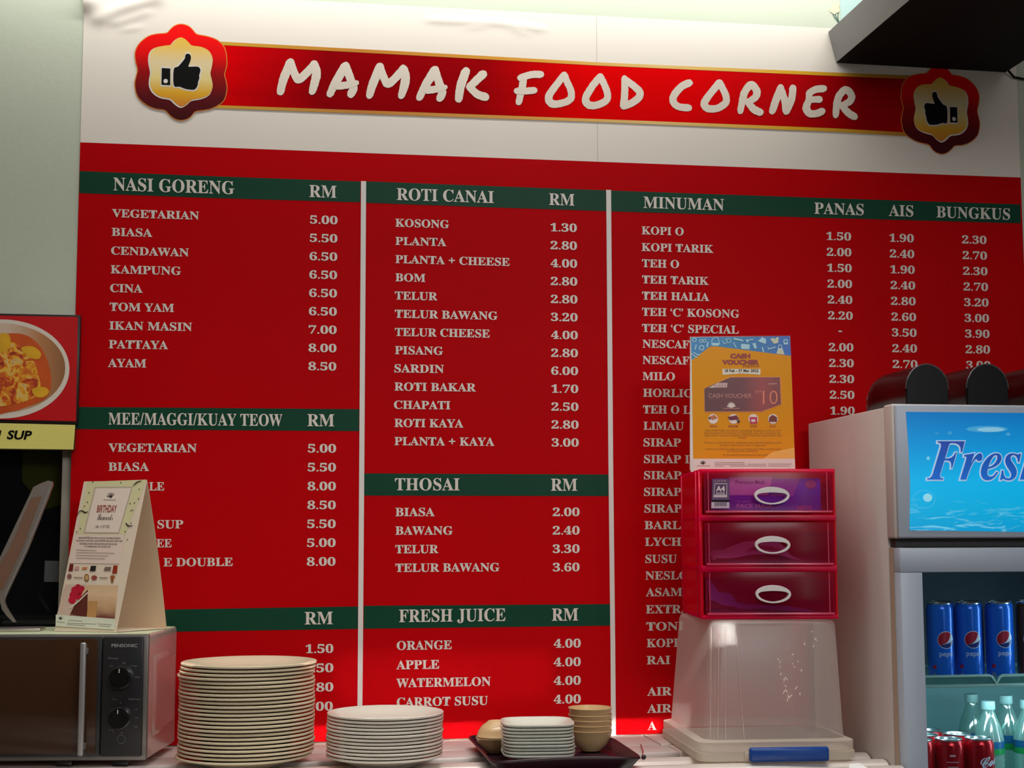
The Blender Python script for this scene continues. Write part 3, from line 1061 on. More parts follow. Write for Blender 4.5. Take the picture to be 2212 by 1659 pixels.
from_bm('side_panel', bm, M['mwsteel'], mw, smooth=True)
for fx in (-0.055, -0.17, -0.38):
    for fy in (0.03, D_ - 0.04):
        box('foot', (fx - 0.016, fy - 0.014, 0.0005), (fx + 0.016, fy + 0.014, 0.0145), M['knob'], mw, bev=0.002)

# ------------------------------------------------------------------ folded card on the oven
TZ = CZ + zt + 0.0015
pBL, pBRr, pBK = onY(118, 1354, 3.265), onY(251, 1363, 3.20), onY(360, 1356.5, 3.305)
for q_ in (pBL, pBRr, pBK):
    q_.z = TZ
ex = (pBRr - pBL)
wdir = ex.normalized()
# rear foot, right end
deep = pBK - pBRr
Hc = 0.312
mid = (pBRr + pBK) / 2


def tent_top():
    # apex point on the vertical plane through the middle of the foot line, under pixel (318, 1037)
    n = wdir
    d = ray(318, 1038)
    k = (mid - EYE).dot(n) / d.dot(n)
    return EYE + d * k


ap = tent_top()
tc_ = thing('folded_card', 'tall white folded birthday offer card standing on the microwave', 'card', (pBL.x, pBL.y, TZ))
ap = Vector((mid.x, mid.y, ap.z)) if (ap - mid).length > 0.5 else ap
apl = ap - ex * 1.05
o0 = Vector(tc_.location)
M['card'] = mat('card_white', (226, 208, 184), 0.6, noise=0.03)
M['cardin'] = mat('card_inside', (222, 196, 164), 0.7, noise=0.04)
pBKl = pBK - ex * 0.96
th = 0.0008


def sheet4(name, a, b, c, d, m, parent, n=10, bow=0.0, bdir=None):
    """thin card panel a-b (foot) c-d (top), slightly bowed"""
    V, Fc = [], []
    nrm = (b - a).cross(d - a).normalized()
    for side in (0, 1):
        for j in range(n + 1):
            t = j / n
            for i in range(5):
                s_ = i / 4
                p = (a * (1 - s_) + b * s_) * (1 - t) + (d * (1 - s_) + c * s_) * t
                p = p + (bdir or nrm) * bow * math.sin(math.pi * t) - o0 + nrm * th * (side * 2 - 1) * 0.5
                V.append(p)
    q = 5 * (n + 1)
    for side in (0, 1):
        for j in range(n):
            for i in range(4):
                k = side * q + j * 5 + i
                Fc.append((k, k + 1, k + 6, k + 5))
    for j in range(n):
        for i in (0, 4):
            k = j * 5 + i
            Fc.append((k, k + 5, q + k + 5, q + k))
    return mesh(name, V, Fc, m, parent, smooth=False)


sheet4('front_panel', pBL, pBRr, ap, apl, M['card'], tc_)
sheet4('rear_panel', pBKl, pBK, ap, apl, M['cardin'], tc_, bow=0.008, bdir=Vector((0.25, 0.95, 0)))
sheet4('base_flap', pBL + Vector((0, 0, 0.001)), pBRr + Vector((0, 0, 0.001)), pBK + Vector((0, 0, 0.001)), pBKl + Vector((0, 0, 0.001)), M['card'], tc_)
nT = ex.cross(apl - pBL).normalized()
ST = Surf(pBL + (-nT if nT.dot(EYE - pBL) < 0 else nT) * 0.0006, nT, tc_)
zt_ = lambda X, Y: (120 + X / 4.738, 1020 + Y / 4.74)


def tflat(nm, pts, h, m):
    return flat(nm, [zt_(*p) for p in pts], ST, h, m, tc_)


M['cardmint'] = mat('card_greenish', (214, 208, 160), 0.6)
M['cardpanel'] = mat('card_panel', (232, 214, 198), 0.6)
M['cardline'] = mat('card_line', (188, 172, 150), 0.6)
tflat('print_tint', [(325, 98), (935, 76), (690, 690), (215, 690), (262, 400)], 0.0003, M['cardmint'])
tflat('print_frame', [(400, 150), (790, 148), (650, 630), (285, 625)], 0.0006, M['cardline'])
tflat('print_panel', [(412, 165), (775, 163), (640, 618), (300, 614)], 0.0009, M['cardpanel'])
tflat('print_lower', [(222, 640), (705, 640), (655, 940), (140, 930)], 0.0006, mat('card_lower', (228, 205, 190), 0.6))
tt = lambda s, x0, x1, yb, c, m, st='sans', b=0.0, sl=0.0, sh=0.0: text('print_lettering', s, zt_(x0, 0)[0], zt_(x1, 0)[0], zt_(0, yb)[1], c / 4.74, ST, 0.0014, m, tc_, st, b, slope=sl, shear=sh)
M['rust'] = mat('rust_ink', (150, 60, 40), 0.6)
M['dk'] = mat('dark_ink', (52, 40, 34), 0.6)
M['mid'] = mat('mid_ink', (140, 122, 108), 0.6)
tt('BIRTHDAY', 420, 620, 412, 75, M['rust'], 'sans', 0.02, 0, 0.15)
tt('Rewards', 425, 585, 490, 62, M['dk'], 'script', 0.0, 0, 0.1)
tt('1 JAN - 31 OCT 2022', 402, 550, 570, 28, M['dk'], 'sans', 0.0, 0, 0.15)
for i, (x0, x1, y) in enumerate([(235, 665, 672), (210, 685, 700), (245, 630, 732), (295, 565, 760)]):
    tt(['Spend RM100 and above in-store including Fashion', 'Accessories and Kids except RM200 and above wide walk', 'including Fashion Household and Kids except', 'to complimentary day rewards only'][i],
       x0, x1, y + 6, 17, M['dk'], 'serif', 0, 0.01)
for i, (x0, x1, y) in enumerate([(215, 415, 795), (215, 600, 822), (210, 540, 850), (210, 505, 878)]):
    strokes('print_line', [[zt_(x0, y), zt_(x1, y + 8)]], 1.0, ST, 0.0014, M['mid'], tc_)
# small leaf emblem
for a0 in (-70, -40, -12, 14, 42):
    a = R_(a0 - 90)
    strokes('emblem_leaf', [[zt_(568, 260), zt_(568 + 44 * math.cos(a), 260 + 50 * math.sin(a))]], 1.6, ST, 0.0014, M['dk'], tc_)
strokes('print_line', [[zt_(492, 282), zt_(615, 285)]], 1.0, ST, 0.0014, M['mid'], tc_)
for (x0, y0, x1, y1, c) in [(138, 940, 180, 1012, (110, 20, 20)), (195, 965, 240, 1000, (200, 150, 140)), (272, 972, 322, 995, (200, 120, 70)),
                            (355, 958, 412, 1012, (30, 24, 22)), (498, 970, 566, 1008, (120, 100, 90)), (585, 955, 632, 1035, (150, 40, 10))]:
    tflat('shop_mark', [(x0 + 8, y0), (x1 + 4, y0), (x1 - 4, y1), (x0 - 6, y1)], 0.0012, mat('mark_ink', c, 0.6))
for (cx, cy, rx, ry, c) in [(142, 1066, 24, 26, (140, 90, 90)), (318, 1080, 26, 40, (140, 90, 30)), (318, 1080, 17, 28, (200, 160, 110)),
                            (396, 1080, 30, 24, (150, 70, 60)), (584, 1070, 26, 16, (170, 90, 40)), (580, 1104, 15, 28, (140, 80, 40))]:
    tflat('shop_mark', [(cx + rx * math.cos(a * 0.5236), cy + ry * math.sin(a * 0.5236)) for a in range(12)], 0.0012 + (0.0003 if rx == 17 else 0), mat('mark_ink', c, 0.6))
for x0, x1, y in ((188, 275, 1078), (452, 530, 1080)):
    strokes('print_line', [[zt_(x0, y), zt_(x1, y + 2)]], 2.0, ST, 0.0014, M['mid'], tc_)
tflat('gift_photo', [(98, 1150), (640, 1160), (606, 1500), (14, 1460)], 0.0009, grad('gift_photo_print', [(0, (120, 60, 50)), (0.35, (200, 160, 120)), (0.7, (226, 190, 150)), (1, (214, 180, 140))], 2, 0.5, noise=0.4, nscale=3))
tflat('gift_photo_left', [(98, 1150), (320, 1150), (140, 1470), (14, 1460)], 0.0010, mat('photo_pale', (208, 180, 160), 0.6))
tflat('gift_shade', [(330, 1200), (325, 1400), (400, 1490), (300, 1485), (150, 1450), (210, 1330)], 0.0011, mat('gift_dark', (92, 34, 24), 0.6, noise=0.3, nscale=30))
tflat('gift_box_print', [(335, 1320), (432, 1322), (412, 1490), (318, 1485)], 0.0013, mat('gift_tan', (190, 140, 84), 0.6, noise=0.1))
for (x, y, r) in ((230, 1175, 30), (200, 1210, 42), (240, 1220, 40), (185, 1260, 44), (225, 1265, 40), (170, 1310, 40), (270, 1190, 28)):
    tflat('bow_print', [(x + r * math.cos(a * 0.6283), y + r * math.sin(a * 0.6283)) for a in range(10)], 0.0014 + r * 1e-6, mat('bow_red', (150 + r, 20, 50), 0.5, noise=0.3, nscale=40))
strokes('ribbon_print', [[zt_(150, 1390), zt_(230, 1325), zt_(325, 1235)]], 2.6, ST, 0.0018, M['cardpanel'], tc_)
tflat('print_footer', [(3, 1458), (608, 1502), (604, 1612), (0, 1575)], 0.0014, mat('footer_pale', (214, 216, 196), 0.6))
for a0 in (-60, -30, -5, 25, 55):
    a = R_(a0 - 90)
    strokes('emblem_leaf', [[zt_(52, 1508), zt_(52 + 24 * math.cos(a), 1508 + 28 * math.sin(a))]], 1.2, ST, 0.0018, M['dk'], tc_)
for x0, x1, y in ((15, 92, 1530), (130, 275, 1515), (120, 415, 1545), (120, 300, 1560), (430, 570, 1552), (445, 560, 1572)):
    strokes('print_line', [[zt_(x0, y), zt_(x1, y + 10)]], 0.9, ST, 0.0018, M['mid'], tc_)
for (x, y) in ((342, 208), (382, 98), (668, 104), (856, 172), (848, 270), (762, 318), (808, 312), (254, 575), (216, 608), (712, 606), (735, 688), (296, 345), (328, 305), (774, 522)):
    tflat('confetti', [(x - 5, y - 5), (x + 6, y - 3), (x + 4, y + 8), (x - 6, y + 5)], 0.0014, M['dk'])
for st in ([(215, 462, 3), (240, 405, 8), (270, 395, 12), (300, 412, 14), (330, 405, 6)], [(720, 522, 10), (745, 548, 14), (790, 550, 5)],
           [(795, 140, 5), (830, 105, 12), (880, 88, 6)], [(765, 400, 4), (780, 385, 6), (798, 392, 4)]):
    strokes('streamer', [[zt_(p[0], p[1]) + (p[2] / 4.7,) for p in st]], 2, ST, 0.0015, M['dk'], tc_)

# ------------------------------------------------------------------ bent steel holder at the far left of the oven
hh = thing('bent_steel_stand', 'leaning bent steel stand on the left of the microwave top', 'stand', (onY(60, 1345, 3.30).x, 3.30, TZ))
ho = Vector(hh.location)
YH = 3.30
M['stand'] = mat('stand_metal', (196, 186, 176), 0.28, 0.75, noise=0.1, nscale=10)
M['standfilm'] = mat('brown_film', (124, 92, 74), 0.4, noise=0.15, nscale=12)
HP = [(72, 1052), (88, 1044), (104, 1038), (113, 1040), (114, 1048), (106, 1070), (60, 1188), (12, 1290), (10, 1300), (14, 1312), (20, 1322), (34, 1344),
      (28, 1344), (14, 1330), (4, 1316), (0, 1300), (-40, 1330), (-60, 1330)]
front, back = [], []
for x, y in HP:
    front.append(onY(x, y, YH) - ho)
    back.append(onY(x, y, YH) + Vector((0.0, 0.012, 0)) - ho)
tri = [tuple(t) for t in tessellate_polygon([front])]
n = len(HP)
mesh('bent_plate', front + back, tri + [tuple(i + n for i in t) for t in tri] + [(i, (i + 1) % n, (i + 1) % n + n, i + n) for i in range(n)], M['stand'], hh)
SH = Surf((0, YH, 0), (0, -1, 0), hh)
flat('film_strip', [(68, 1075), (90, 1072), (50, 1180), (8, 1270), (-30, 1300), (-20, 1250), (20, 1185)], SH, 0.0010, M['standfilm'], hh)
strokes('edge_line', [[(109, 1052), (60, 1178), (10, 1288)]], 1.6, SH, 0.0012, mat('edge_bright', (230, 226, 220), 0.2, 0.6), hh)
box('base_plate', (-0.16, -0.03, 0.0), (0.03, 0.05, 0.006), M['stand'], hh, bev=0.001)

# ------------------------------------------------------------------ plates
M['cream'] = mat('cream_glaze', (212, 198, 168), 0.16, spec=0.6, noise=0.02, nscale=5)
M['ivory'] = mat('ivory_glaze', (214, 208, 194), 0.14, spec=0.6, noise=0.02, nscale=5)
ORD = ['top plate', 'second plate from the top', 'third plate from the top', 'fourth plate from the top', 'fifth plate from the top', 'sixth plate from the top',
       'seventh plate from the top', 'eighth plate from the top', 'ninth plate from the top', 'tenth plate from the top', 'eleventh plate from the top',
       'twelfth plate from the top', 'thirteenth plate from the top']
ORDB = ['bottom plate', 'second plate from the bottom', 'third plate from the bottom', 'fourth plate from the bottom', 'fifth plate from the bottom',
        'sixth plate from the bottom', 'seventh plate from the bottom', 'eighth plate from the bottom', 'ninth plate from the bottom', 'tenth plate from the bottom',
        'eleventh plate from the bottom', 'twelfth plate from the bottom', 'thirteenth plate from the bottom']


def plate_prof(R, st, hgt=0.022):
    w = st - 0.0014
    return [(0.0, w), (R * 0.50, w), (R * 0.66, w + 0.0005), (R * 0.80, 0.0150), (R * 0.97, hgt - 0.0006), (R * 0.99, hgt), (R, hgt - 0.0010), (R * 1.0, hgt - 0.0040),
            (R * 0.985, hgt - 0.0052), (R * 0.95, hgt - 0.0060), (R * 0.80, 0.0172 - w), (R * 0.64, 0.0030), (R * 0.60, 0.0020), (R * 0.585, 0.0), (R * 0.555, 0.0), (R * 0.54, 0.0024), (0.0, 0.0026)]


def stack(R, x, y, n, step, m, name, lab, group, jit, ids):
    first = None
    for k in range(n):
        if first is None:
            o = lathe(name, plate_prof(R, step), m, seg=72)
            first = o
        else:
            o = first.copy()
            COL.objects.link(o)
        jx, jy = jit.get(k, (random.uniform(-0.0012, 0.0012), random.uniform(-0.001, 0.001)))
        o.location = (x + jx, y + jy, CZ + 0.0005 + k * step)
        o.rotation_euler = (0, 0, random.uniform(0, 6))
        up, dn = n - 1 - k, k
        w = ORD[up] if up <= dn else ORDB[dn]
        tag(o, lab % w, 'plate', group)


P1 = onZ(532, 1650, CZ)
stack(0.1392, P1.x, P1.y, 25, 0.0078, M['cream'], 'dinner_plate', 'large cream plate, %s of the tall stack by the microwave', 'large plates in the tall stack',
      {24: (0.003, 0), 23: (0.002, 0.001), 22: (0.0, 0.001), 21: (-0.004, 0), 0: (-0.0055, 0)}, None)
P2 = onZ(831, 1650, CZ)
stack(0.1200, P2.x, P2.y, 13, 0.0070, M['ivory'], 'side_plate', 'smaller ivory round plate, %s of the lower round stack', 'smaller plates in the lower stack', {}, None)

# ------------------------------------------------------------------ tray
RIM = CZ + 0.026
tBL, tBR, tFR, tFL = onZ(1010, 1588, RIM), onZ(1321, 1591, RIM), onZ(1389, 1636, RIM), onZ(1063, 1646, RIM)
ty = thing('serving_tray', 'dark plum plastic tray holding square plates and bowls', 'tray', (0.575, 3.10, CZ))
to = Vector(ty.location)
M['tray'] = mat('plum_plastic', (40, 14, 26), 0.3, noise=0.1)
cen = (tBL + tBR + tFR + tFL) / 4


def ring4(k, z, drop=0.0, arch=0.0, n=8):
    out = []
    C4 = [tFL, tFR, tBR, tBL]
    for e in range(4):
        a, b = C4[e], C4[(e + 1) % 4]
        for i in range(n):
            t = i / n
            # rounded corners
            p = a.lerp(b, t)
            q = cen + (p - cen) * k
            zz = z + (arch * math.sin(math.pi * t) if e in (0, 2) else 0)
            corner = min(t, 1 - t)
            if corner < 0.07:
                q = cen + (q - cen) * (1 - (0.07 - corner) * 0.5)
            out.append(Vector((q.x, q.y, zz)) - to)
    return out


rings = [ring4(1.0, RIM, arch=0.006), ring4(1.012, RIM - 0.003, arch=0.006), ring4(0.99, RIM - 0.005, arch=0.005), ring4(0.90, CZ + 0.002), ring4(0.88, CZ + 0.0006)]
inner = [ring4(0.985, RIM - 0.001, arch=0.006), ring4(0.90, CZ + 0.006), ring4(0.88, CZ + 0.0042)]
V, Fc = [], []
N4 = 32
seq = rings[::-1] + inner
for r_ in seq:
    V += r_
for l in range(len(seq) - 1):
    for i in range(N4):
        j = (i + 1) % N4
        Fc.append((l * N4 + i, l * N4 + j, (l + 1) * N4 + j, (l + 1) * N4 + i))
Fc.append(tuple(range(N4))[::-1])
Fc.append(tuple(range((len(seq) - 1) * N4, len(seq) * N4)))
mesh('tray_body', V, Fc, M['tray'], ty, smooth=True)
bm = bmesh.new()
bmesh.ops.create_uvsphere(bm, u_segments=12, v_segments=8, radius=0.005)
bmesh.ops.translate(bm, verts=bm.verts, vec=(tFR + Vector((0.002, 0.002, 0))) - to)
from_bm('rim_knob', bm, M['tray'], ty, smooth=True)

# square plates on the tray
M['plate_sq'] = mat('celadon_glaze', (208, 210, 196), 0.14, spec=0.6, noise=0.02, nscale=6)


def super_ring(a, b, z, n=64, e=4.2):
    out = []
    for i in range(n):
        t = 2 * math.pi * i / n
        c, s = math.cos(t), math.sin(t)
        out.append((a * math.copysign(abs(c) ** (2 / e), c), b * math.copysign(abs(s) ** (2 / e), s), z))
    return out


def loft(name, ringsl, m, parent=None, closed_ends=True, smooth=True, angle=40):
    n = len(ringsl[0])
    bm = bmesh.new()
    bv = [[bm.verts.new(p) for p in r] for r in ringsl]
    for l in range(len(bv) - 1):
        for i in range(n):
            j = (i + 1) % n
            bm.faces.new((bv[l][i], bv[l][j], bv[l + 1][j], bv[l + 1][i]))
    if closed_ends:
        bm.faces.new(bv[0][::-1])
        bm.faces.new(bv[-1])
    return from_bm(name, bm, m, parent, smooth=smooth, autosmooth=angle)


sqA = 0.0745
sx, sy = onY(1160, 1600, 3.06).x, 3.06
first = None
for k in range(10):
    if first is None:
        a = sqA
        o = loft('square_plate', [super_ring(a * 0.55, a * 0.55, 0.0), super_ring(a * 0.62, a * 0.62, 0.002), super_ring(a * 0.85, a * 0.85, 0.0102), super_ring(a * 0.99, a * 0.99, 0.0145),
                                  super_ring(a, a, 0.0165), super_ring(a * 0.995, a * 0.995, 0.0185), super_ring(a * 0.97, a * 0.97, 0.0190), super_ring(a * 0.90, a * 0.90, 0.0165),
                                  super_ring(a * 0.74, a * 0.74, 0.0085, e=3.4), super_ring(a * 0.64, a * 0.64, 0.0056, e=3.2), super_ring(a * 0.4, a * 0.4, 0.0054, e=2.4), super_ring(a * 0.1, a * 0.1, 0.0054, e=2)], M['plate_sq'])
        first = o
    else:
        o = first.copy()
        COL.objects.link(o)
    o.location = (sx + random.uniform(-0.001, 0.001) + (0.001 if k < 4 else 0), sy + random.uniform(-0.001, 0.001), CZ + 0.0065 + 0.0067 * k)
    o.rotation_euler = (0, 0, R_(-5 + random.uniform(-0.6, 0.6)))
    up = 9 - k
    tag(o, 'small square plate, %s of the stack on the plum tray' % (ORD[up] if up <= k else ORDB[k]), 'plate', 'square plates on the tray')

# bowls on the tray
M['bowl'] = mat('beige_melamine', (206, 172, 126), 0.25, spec=0.5, noise=0.06, nscale=9)


def bowl_prof(R, h, f=0.42):
    return [(0.0, 0.003), (R * f * 0.8, 0.003), (R * f * 0.95, 0.0), (R * f * 1.06, 0.0), (R * f * 1.18, 0.003), (R * 0.74, h * 0.30), (R * 0.92, h * 0.65), (R * 0.985, h * 0.96),
            (R, h - 0.001), (R * 0.99, h), (R * 0.965, h), (R * 0.95, h * 0.96), (R * 0.885, h * 0.66), (R * 0.70, h * 0.335), (R * f * 0.9, 0.0060), (0.0, 0.0055)]


bx_, by_ = onY(1275, 1580, 3.17).x, 3.17
first = None
bl = ['bottom bowl', 'second bowl from the bottom', 'middle bowl', 'second bowl from the top', 'top bowl']
zoff = [0, 0.0115, 0.0222, 0.033, 0.047]
for k in range(5):
    if first is None:
        first = o = lathe('rice_bowl', bowl_prof(0.0475, 0.044), M['bowl'], seg=56)
    else:
        o = first.copy()
        COL.objects.link(o)
    o.location = (bx_, by_, CZ + 0.0072 + zoff[k])
    tag(o, 'beige bowl, %s of the stack right of the square plates' % bl[k], 'bowl', 'stacked beige bowls on the tray')
ibx, iby = onY(1072, 1580, 3.18).x, 3.18
for k in range(2):
    o = first.copy()
    COL.objects.link(o)
    o.scale = (0.93, 0.93, 0.74)
    if k:
        o.rotation_euler = (math.pi, 0, 0)
    o.location = (ibx + 0.002 * k, iby, CZ + 0.0062 + (0.0665 if k else 0))
    tag(o, ['tan bowl standing under an upturned one behind the square plates', 'upturned tan bowl capping another at the left end of the plum tray'][k], 'bowl', 'tan bowls at the left of the tray')

# ------------------------------------------------------------------ clear storage box, standing on its lid
BY = R_(-3.6)
bfl = onZ(1515, 1649, CZ)
cb = thing('storage_box', 'clear milky storage box standing upside down on its lid beside the tray', 'storage box', (bfl.x, bfl.y, CZ), BY)
M['milk'] = plastic('milky_plastic', (250, 244, 238), 0.71, 0.25, 0.015)
M['milk2'] = plastic('milky_rim', (232, 222, 210), 0.42, 0.3, 0.02)
BW, BD = 0.325, 0.405
BI = mtx(cb)
SBF = Surf(BI @ Vector((0, 0.012, 0)), BI.to_3x3() @ Vector((0, -1, 0)))
ptl = SBF.at(1541, 1342)
BH = ptl.z - CZ
tx0 = (BI.inverted() @ ptl).x
tx1 = (BI.inverted() @ SBF.at(1818, 1345)).x


def rrect(x0, x1, y0, y1, z, r, n=5):
    out = []
    for cx, cy, a0 in ((x1 - r, y1 - r, 0), (x0 + r, y1 - r, 90), (x0 + r, y0 + r, 180), (x1 - r, y0 + r, 270)):
        for i in range(n + 1):
            a = R_(a0 + 90 * i / n)
            out.append((cx + r * math.cos(a), cy + r * math.sin(a), z))
    return out


zr = 0.045
loft('box_body', [rrect(0.012, BW - 0.012, 0.012, BD - 0.012, zr, 0.03), rrect(tx0, tx1, 0.034, BD - 0.02, BH - 0.012, 0.028), rrect(tx0 + 0.004, tx1 - 0.004, 0.038, BD - 0.024, BH - 0.003, 0.026),
                  rrect(tx0 + 0.014, tx1 - 0.014, 0.05, BD - 0.036, BH, 0.02)], M['milk'], cb, closed_ends=False, angle=60)
loft('box_floor', [rrect(tx0 + 0.014, tx1 - 0.014, 0.05, BD - 0.036, BH, 0.02), rrect(tx0 + 0.016, tx1 - 0.016, 0.052, BD - 0.038, BH - 0.001, 0.02)], M['milk2'], cb)
loft('rim_flange', [rrect(0.012, BW - 0.012, 0.012, BD - 0.012, zr, 0.03), rrect(-0.004, BW + 0.004, -0.002, BD, zr - 0.004, 0.03), rrect(-0.004, BW + 0.004, -0.002, BD, 0.022, 0.03)],
     M['milk2'], cb, closed_ends=False, angle=30)
loft('lid', [rrect(-0.006, BW + 0.006, -0.004, BD + 0.002, 0.020, 0.03), rrect(-0.006, BW + 0.006, -0.004, BD + 0.002, 0.004, 0.03), rrect(0.0, BW, 0.004, BD - 0.004, 0.0008, 0.028)],
     plastic('lid_plastic', (226, 216, 200), 0.22, 0.3, 0.02), cb)
M['rib'] = plastic('box_rib', (226, 208, 200), 0.62, 0.3, 0.03)
for (px0, py0, px1, py1) in ((1593, 1350, 1606, 1560), (1558, 1352, 1549, 1560), (1571, 1352, 1566, 1560), (1541, 1350, 1533, 1560)):
    a = BI.inverted() @ SBF.at(px0, py0)
    b = BI.inverted() @ SBF.at(px1, py1)
    tube('corner_rib', [(a.x, 0.0325, BH - 0.012), (b.x, 0.0085, zr + 0.002)], 0.0011, M['rib'], cb, seg=6)
SBR = Surf(BI @ Vector((0, -0.008, 0)), BI.to_3x3() @ Vector((0, -1, 0)), cb)
SBF2 = Surf(BI @ Vector((0, 0.0225, 0)), BI.to_3x3() @ Vector((0, -1, 0.105)), cb)
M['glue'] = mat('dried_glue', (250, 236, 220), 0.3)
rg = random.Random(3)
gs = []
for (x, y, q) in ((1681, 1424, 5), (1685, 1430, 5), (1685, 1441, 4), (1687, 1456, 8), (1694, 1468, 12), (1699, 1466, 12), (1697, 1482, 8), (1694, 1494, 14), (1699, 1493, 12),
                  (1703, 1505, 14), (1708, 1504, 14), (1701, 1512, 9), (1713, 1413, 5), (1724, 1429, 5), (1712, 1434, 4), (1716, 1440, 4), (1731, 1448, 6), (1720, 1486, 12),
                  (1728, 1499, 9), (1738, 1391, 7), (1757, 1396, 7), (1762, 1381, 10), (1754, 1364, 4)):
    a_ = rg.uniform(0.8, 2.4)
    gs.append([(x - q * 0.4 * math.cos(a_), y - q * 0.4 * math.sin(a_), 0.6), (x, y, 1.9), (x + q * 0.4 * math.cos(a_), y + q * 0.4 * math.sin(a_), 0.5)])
o = strokes('glue_residue', gs, 1.5, SBF2, 0.012, M['glue'], cb)  # sticker residue flakes, their sparkle put into the white colour
c0, c1 = SBR.at(1618, 1646), SBR.at(1788, 1612)
cl = box('blue_clip', (c0.x, -0.020, c0.z), (c1.x, -0.003, c1.z), mat('blue_plastic', (0, 62, 140), 0.3, noise=0.05), cb, bev=0.005, seg=3)
cl['label'] = 'blue locking clip'
box('clip_lug', (c0.x - 0.008, -0.010, c0.z + 0.006), (c0.x + 0.004, -0.002, c0.z + 0.020), M['milk2'], cb, bev=0.001)

# ------------------------------------------------------------------ pink drawer tower
DYW = R_(-7.6)
zdt = CZ + BH + 0.0012
dfl = onZ(1517, 1338, zdt)
dt = thing('drawer_tower', 'see-through pink three drawer desktop organiser on top of the milky box', 'drawer unit', (dfl.x, dfl.y, zdt), DYW)
DI = mtx(dt)
SD0 = Surf(dfl, DI.to_3x3() @ Vector((0, -1, 0)), dt)
DW = SD0.at(1812, 1338).x
DH = SD0.at(1513, 1013).z
DD = 0.30
M['pink'] = plastic('pink_plastic', (240, 0, 78), 0.10, 0.3, 0.03, (255, 120, 150))
M['pinkside'] = plastic('pink_side', (255, 4, 48), 0.34, 0.22, 0.04, (255, 130, 140))
M['pinkface'] = plastic('pink_drawer_face', (215, 20, 80), 0.84, 0.2, 0.012, (238, 208, 238))
M['pinkline'] = plastic('pink_edge', (240, 90, 130), 0.25, 0.2, 0.1, (255, 150, 170))
rowy = [(1018, 1109), (1127, 1222), (1234, 1329)]
# shell
box('top_board', (0, 0, DH - 0.010), (DW, DD, DH), M['pink'], dt, bev=0.002)
box('bottom_board', (0, 0, 0), (DW, DD, 0.008), M['pink'], dt, bev=0.002)
for yy in (1118, 1228):
    z = SD0.at(1660, yy).z
    box('divider_board', (0.0, 0.0, z - 0.007), (DW, DD, z + 0.006), M['pink'], dt, bev=0.002)
for x in (0.0, DW - 0.004):
    box('side_wall', (x, 0.004, 0.008), (x + 0.004, DD - 0.002, DH - 0.010), M['pinkside'], dt)
box('back_wall', (0.004, DD - 0.005, 0.008), (DW - 0.004, DD - 0.002, DH - 0.01), M['pinkside'], dt)
for y in (0.006, 0.055, DD - 0.02):
    tube('side_rib', [(-0.001, y, 0.004), (-0.001, y, DH - 0.004)], 0.0022, M['pink'], dt, seg=6)
for k, (ya, yb_) in enumerate(rowy):
    z1, z0 = SD0.at(1660, ya).z, SD0.at(1660, yb_).z
    dr = box('drawer', (0.007, -0.006, z0), (DW - 0.007, -0.0025, z1 - 0.001), M['pinkface'], dt, bev=0.001)
    V, Fc = [], []
    for (a, b) in (((0.010, 0.0, z0 + 0.002), (0.012, DD - 0.02, z1 - 0.02)), ((DW - 0.012, 0.0, z0 + 0.002), (DW - 0.010, DD - 0.02, z1 - 0.02)),
                   ((0.012, 0.0, z0 + 0.002), (DW - 0.012, DD - 0.02, z0 + 0.004)), ((0.012, DD - 0.022, z0 + 0.004), (DW - 0.012, DD - 0.02, z1 - 0.02))):
        bm = bmesh.new()
        bm_box(bm, a, b)
        o = len(V)
        bm.verts.index_update()
        V += [tuple(v.co) for v in bm.verts]
        Fc += [tuple(o + v.index for v in f.verts) for f in bm.faces]
        bm.free()
    mesh('drawer_bin', V, Fc, M['pinkface'], dr)
    for x in (0.016, DW - 0.020):
        box('face_rib', (x - 0.001, -0.0072, z0 + 0.002), (x + 0.001, -0.005, z1 - 0.003), M['pinkline'], dr)
    box('face_ledge', (0.010, -0.0105, z0 + 0.001), (DW - 0.010, -0.005, z0 + 0.0055), M['pinkline'], dr, bev=0.001)
    hc_ = SD0.at(1665 + 1.5 * k, (1071, 1177, 1283)[k])
    cx, cz = hc_.x, hc_.z
    pts, rr = [], []
    hw, hhh = 0.0378, 0.0190
    V, Fc = [], []
    NN = 48
    for i in range(NN):
        a = 2 * math.pi * i / NN
        c, s = math.cos(a), math.sin(a)
        thick = 0.0030 + 0.0090 * max(0, s) ** 1.3 + 0.0012 * abs(c)
        ox, oz = hw * c, hhh * s
        ix, iz = (hw - 0.0052) * c, (hhh * s - thick * (1 if s > 0 else -1) * abs(s) ** 0.5 if True else 0)
        V += [(cx + ox, -0.0065, cz + oz), (cx + ox * 0.985, -0.0155, cz + oz * 0.98), (cx + ix, -0.0155, cz + iz), (cx + ix * 0.97, -0.0065, cz + iz * 0.97)]
    for i in range(NN):
        j = (i + 1) % NN
        for q in range(4):
            Fc.append((i * 4 + q, j * 4 + q, j * 4 + (q + 1) % 4, i * 4 + (q + 1) % 4))
    hd = mesh('handle', V, Fc, mat('white_plastic', (222, 216, 212), 0.35), dr, smooth=False)
    hd['label'] = 'white oval pull'
SDF = Surf(DI @ Vector((0, -0.0063, 0)), DI.to_3x3() @ Vector((0, -1, 0)), dt)
zd = lambda X, Y: (1440 + X / 4.367, 980 + Y / 4.367)
lab = flat('size_label', [zd(432, 240), zd(590, 240), zd(592, 515), zd(422, 515)], SDF, 0.0003, mat('label_violet', (92, 62, 100), 0.4), dt)
flat('label_white', [zd(452, 280), zd(570, 280), zd(570, 412), zd(442, 412)], SDF, 0.0005, mat('label_white', (205, 180, 190), 0.4), lab)
flat('label_dark', [zd(457, 287), zd(565, 287), zd(563, 385), zd(450, 385)], SDF, 0.0007, mat('label_violet_dark', (80, 50, 84), 0.4), lab)
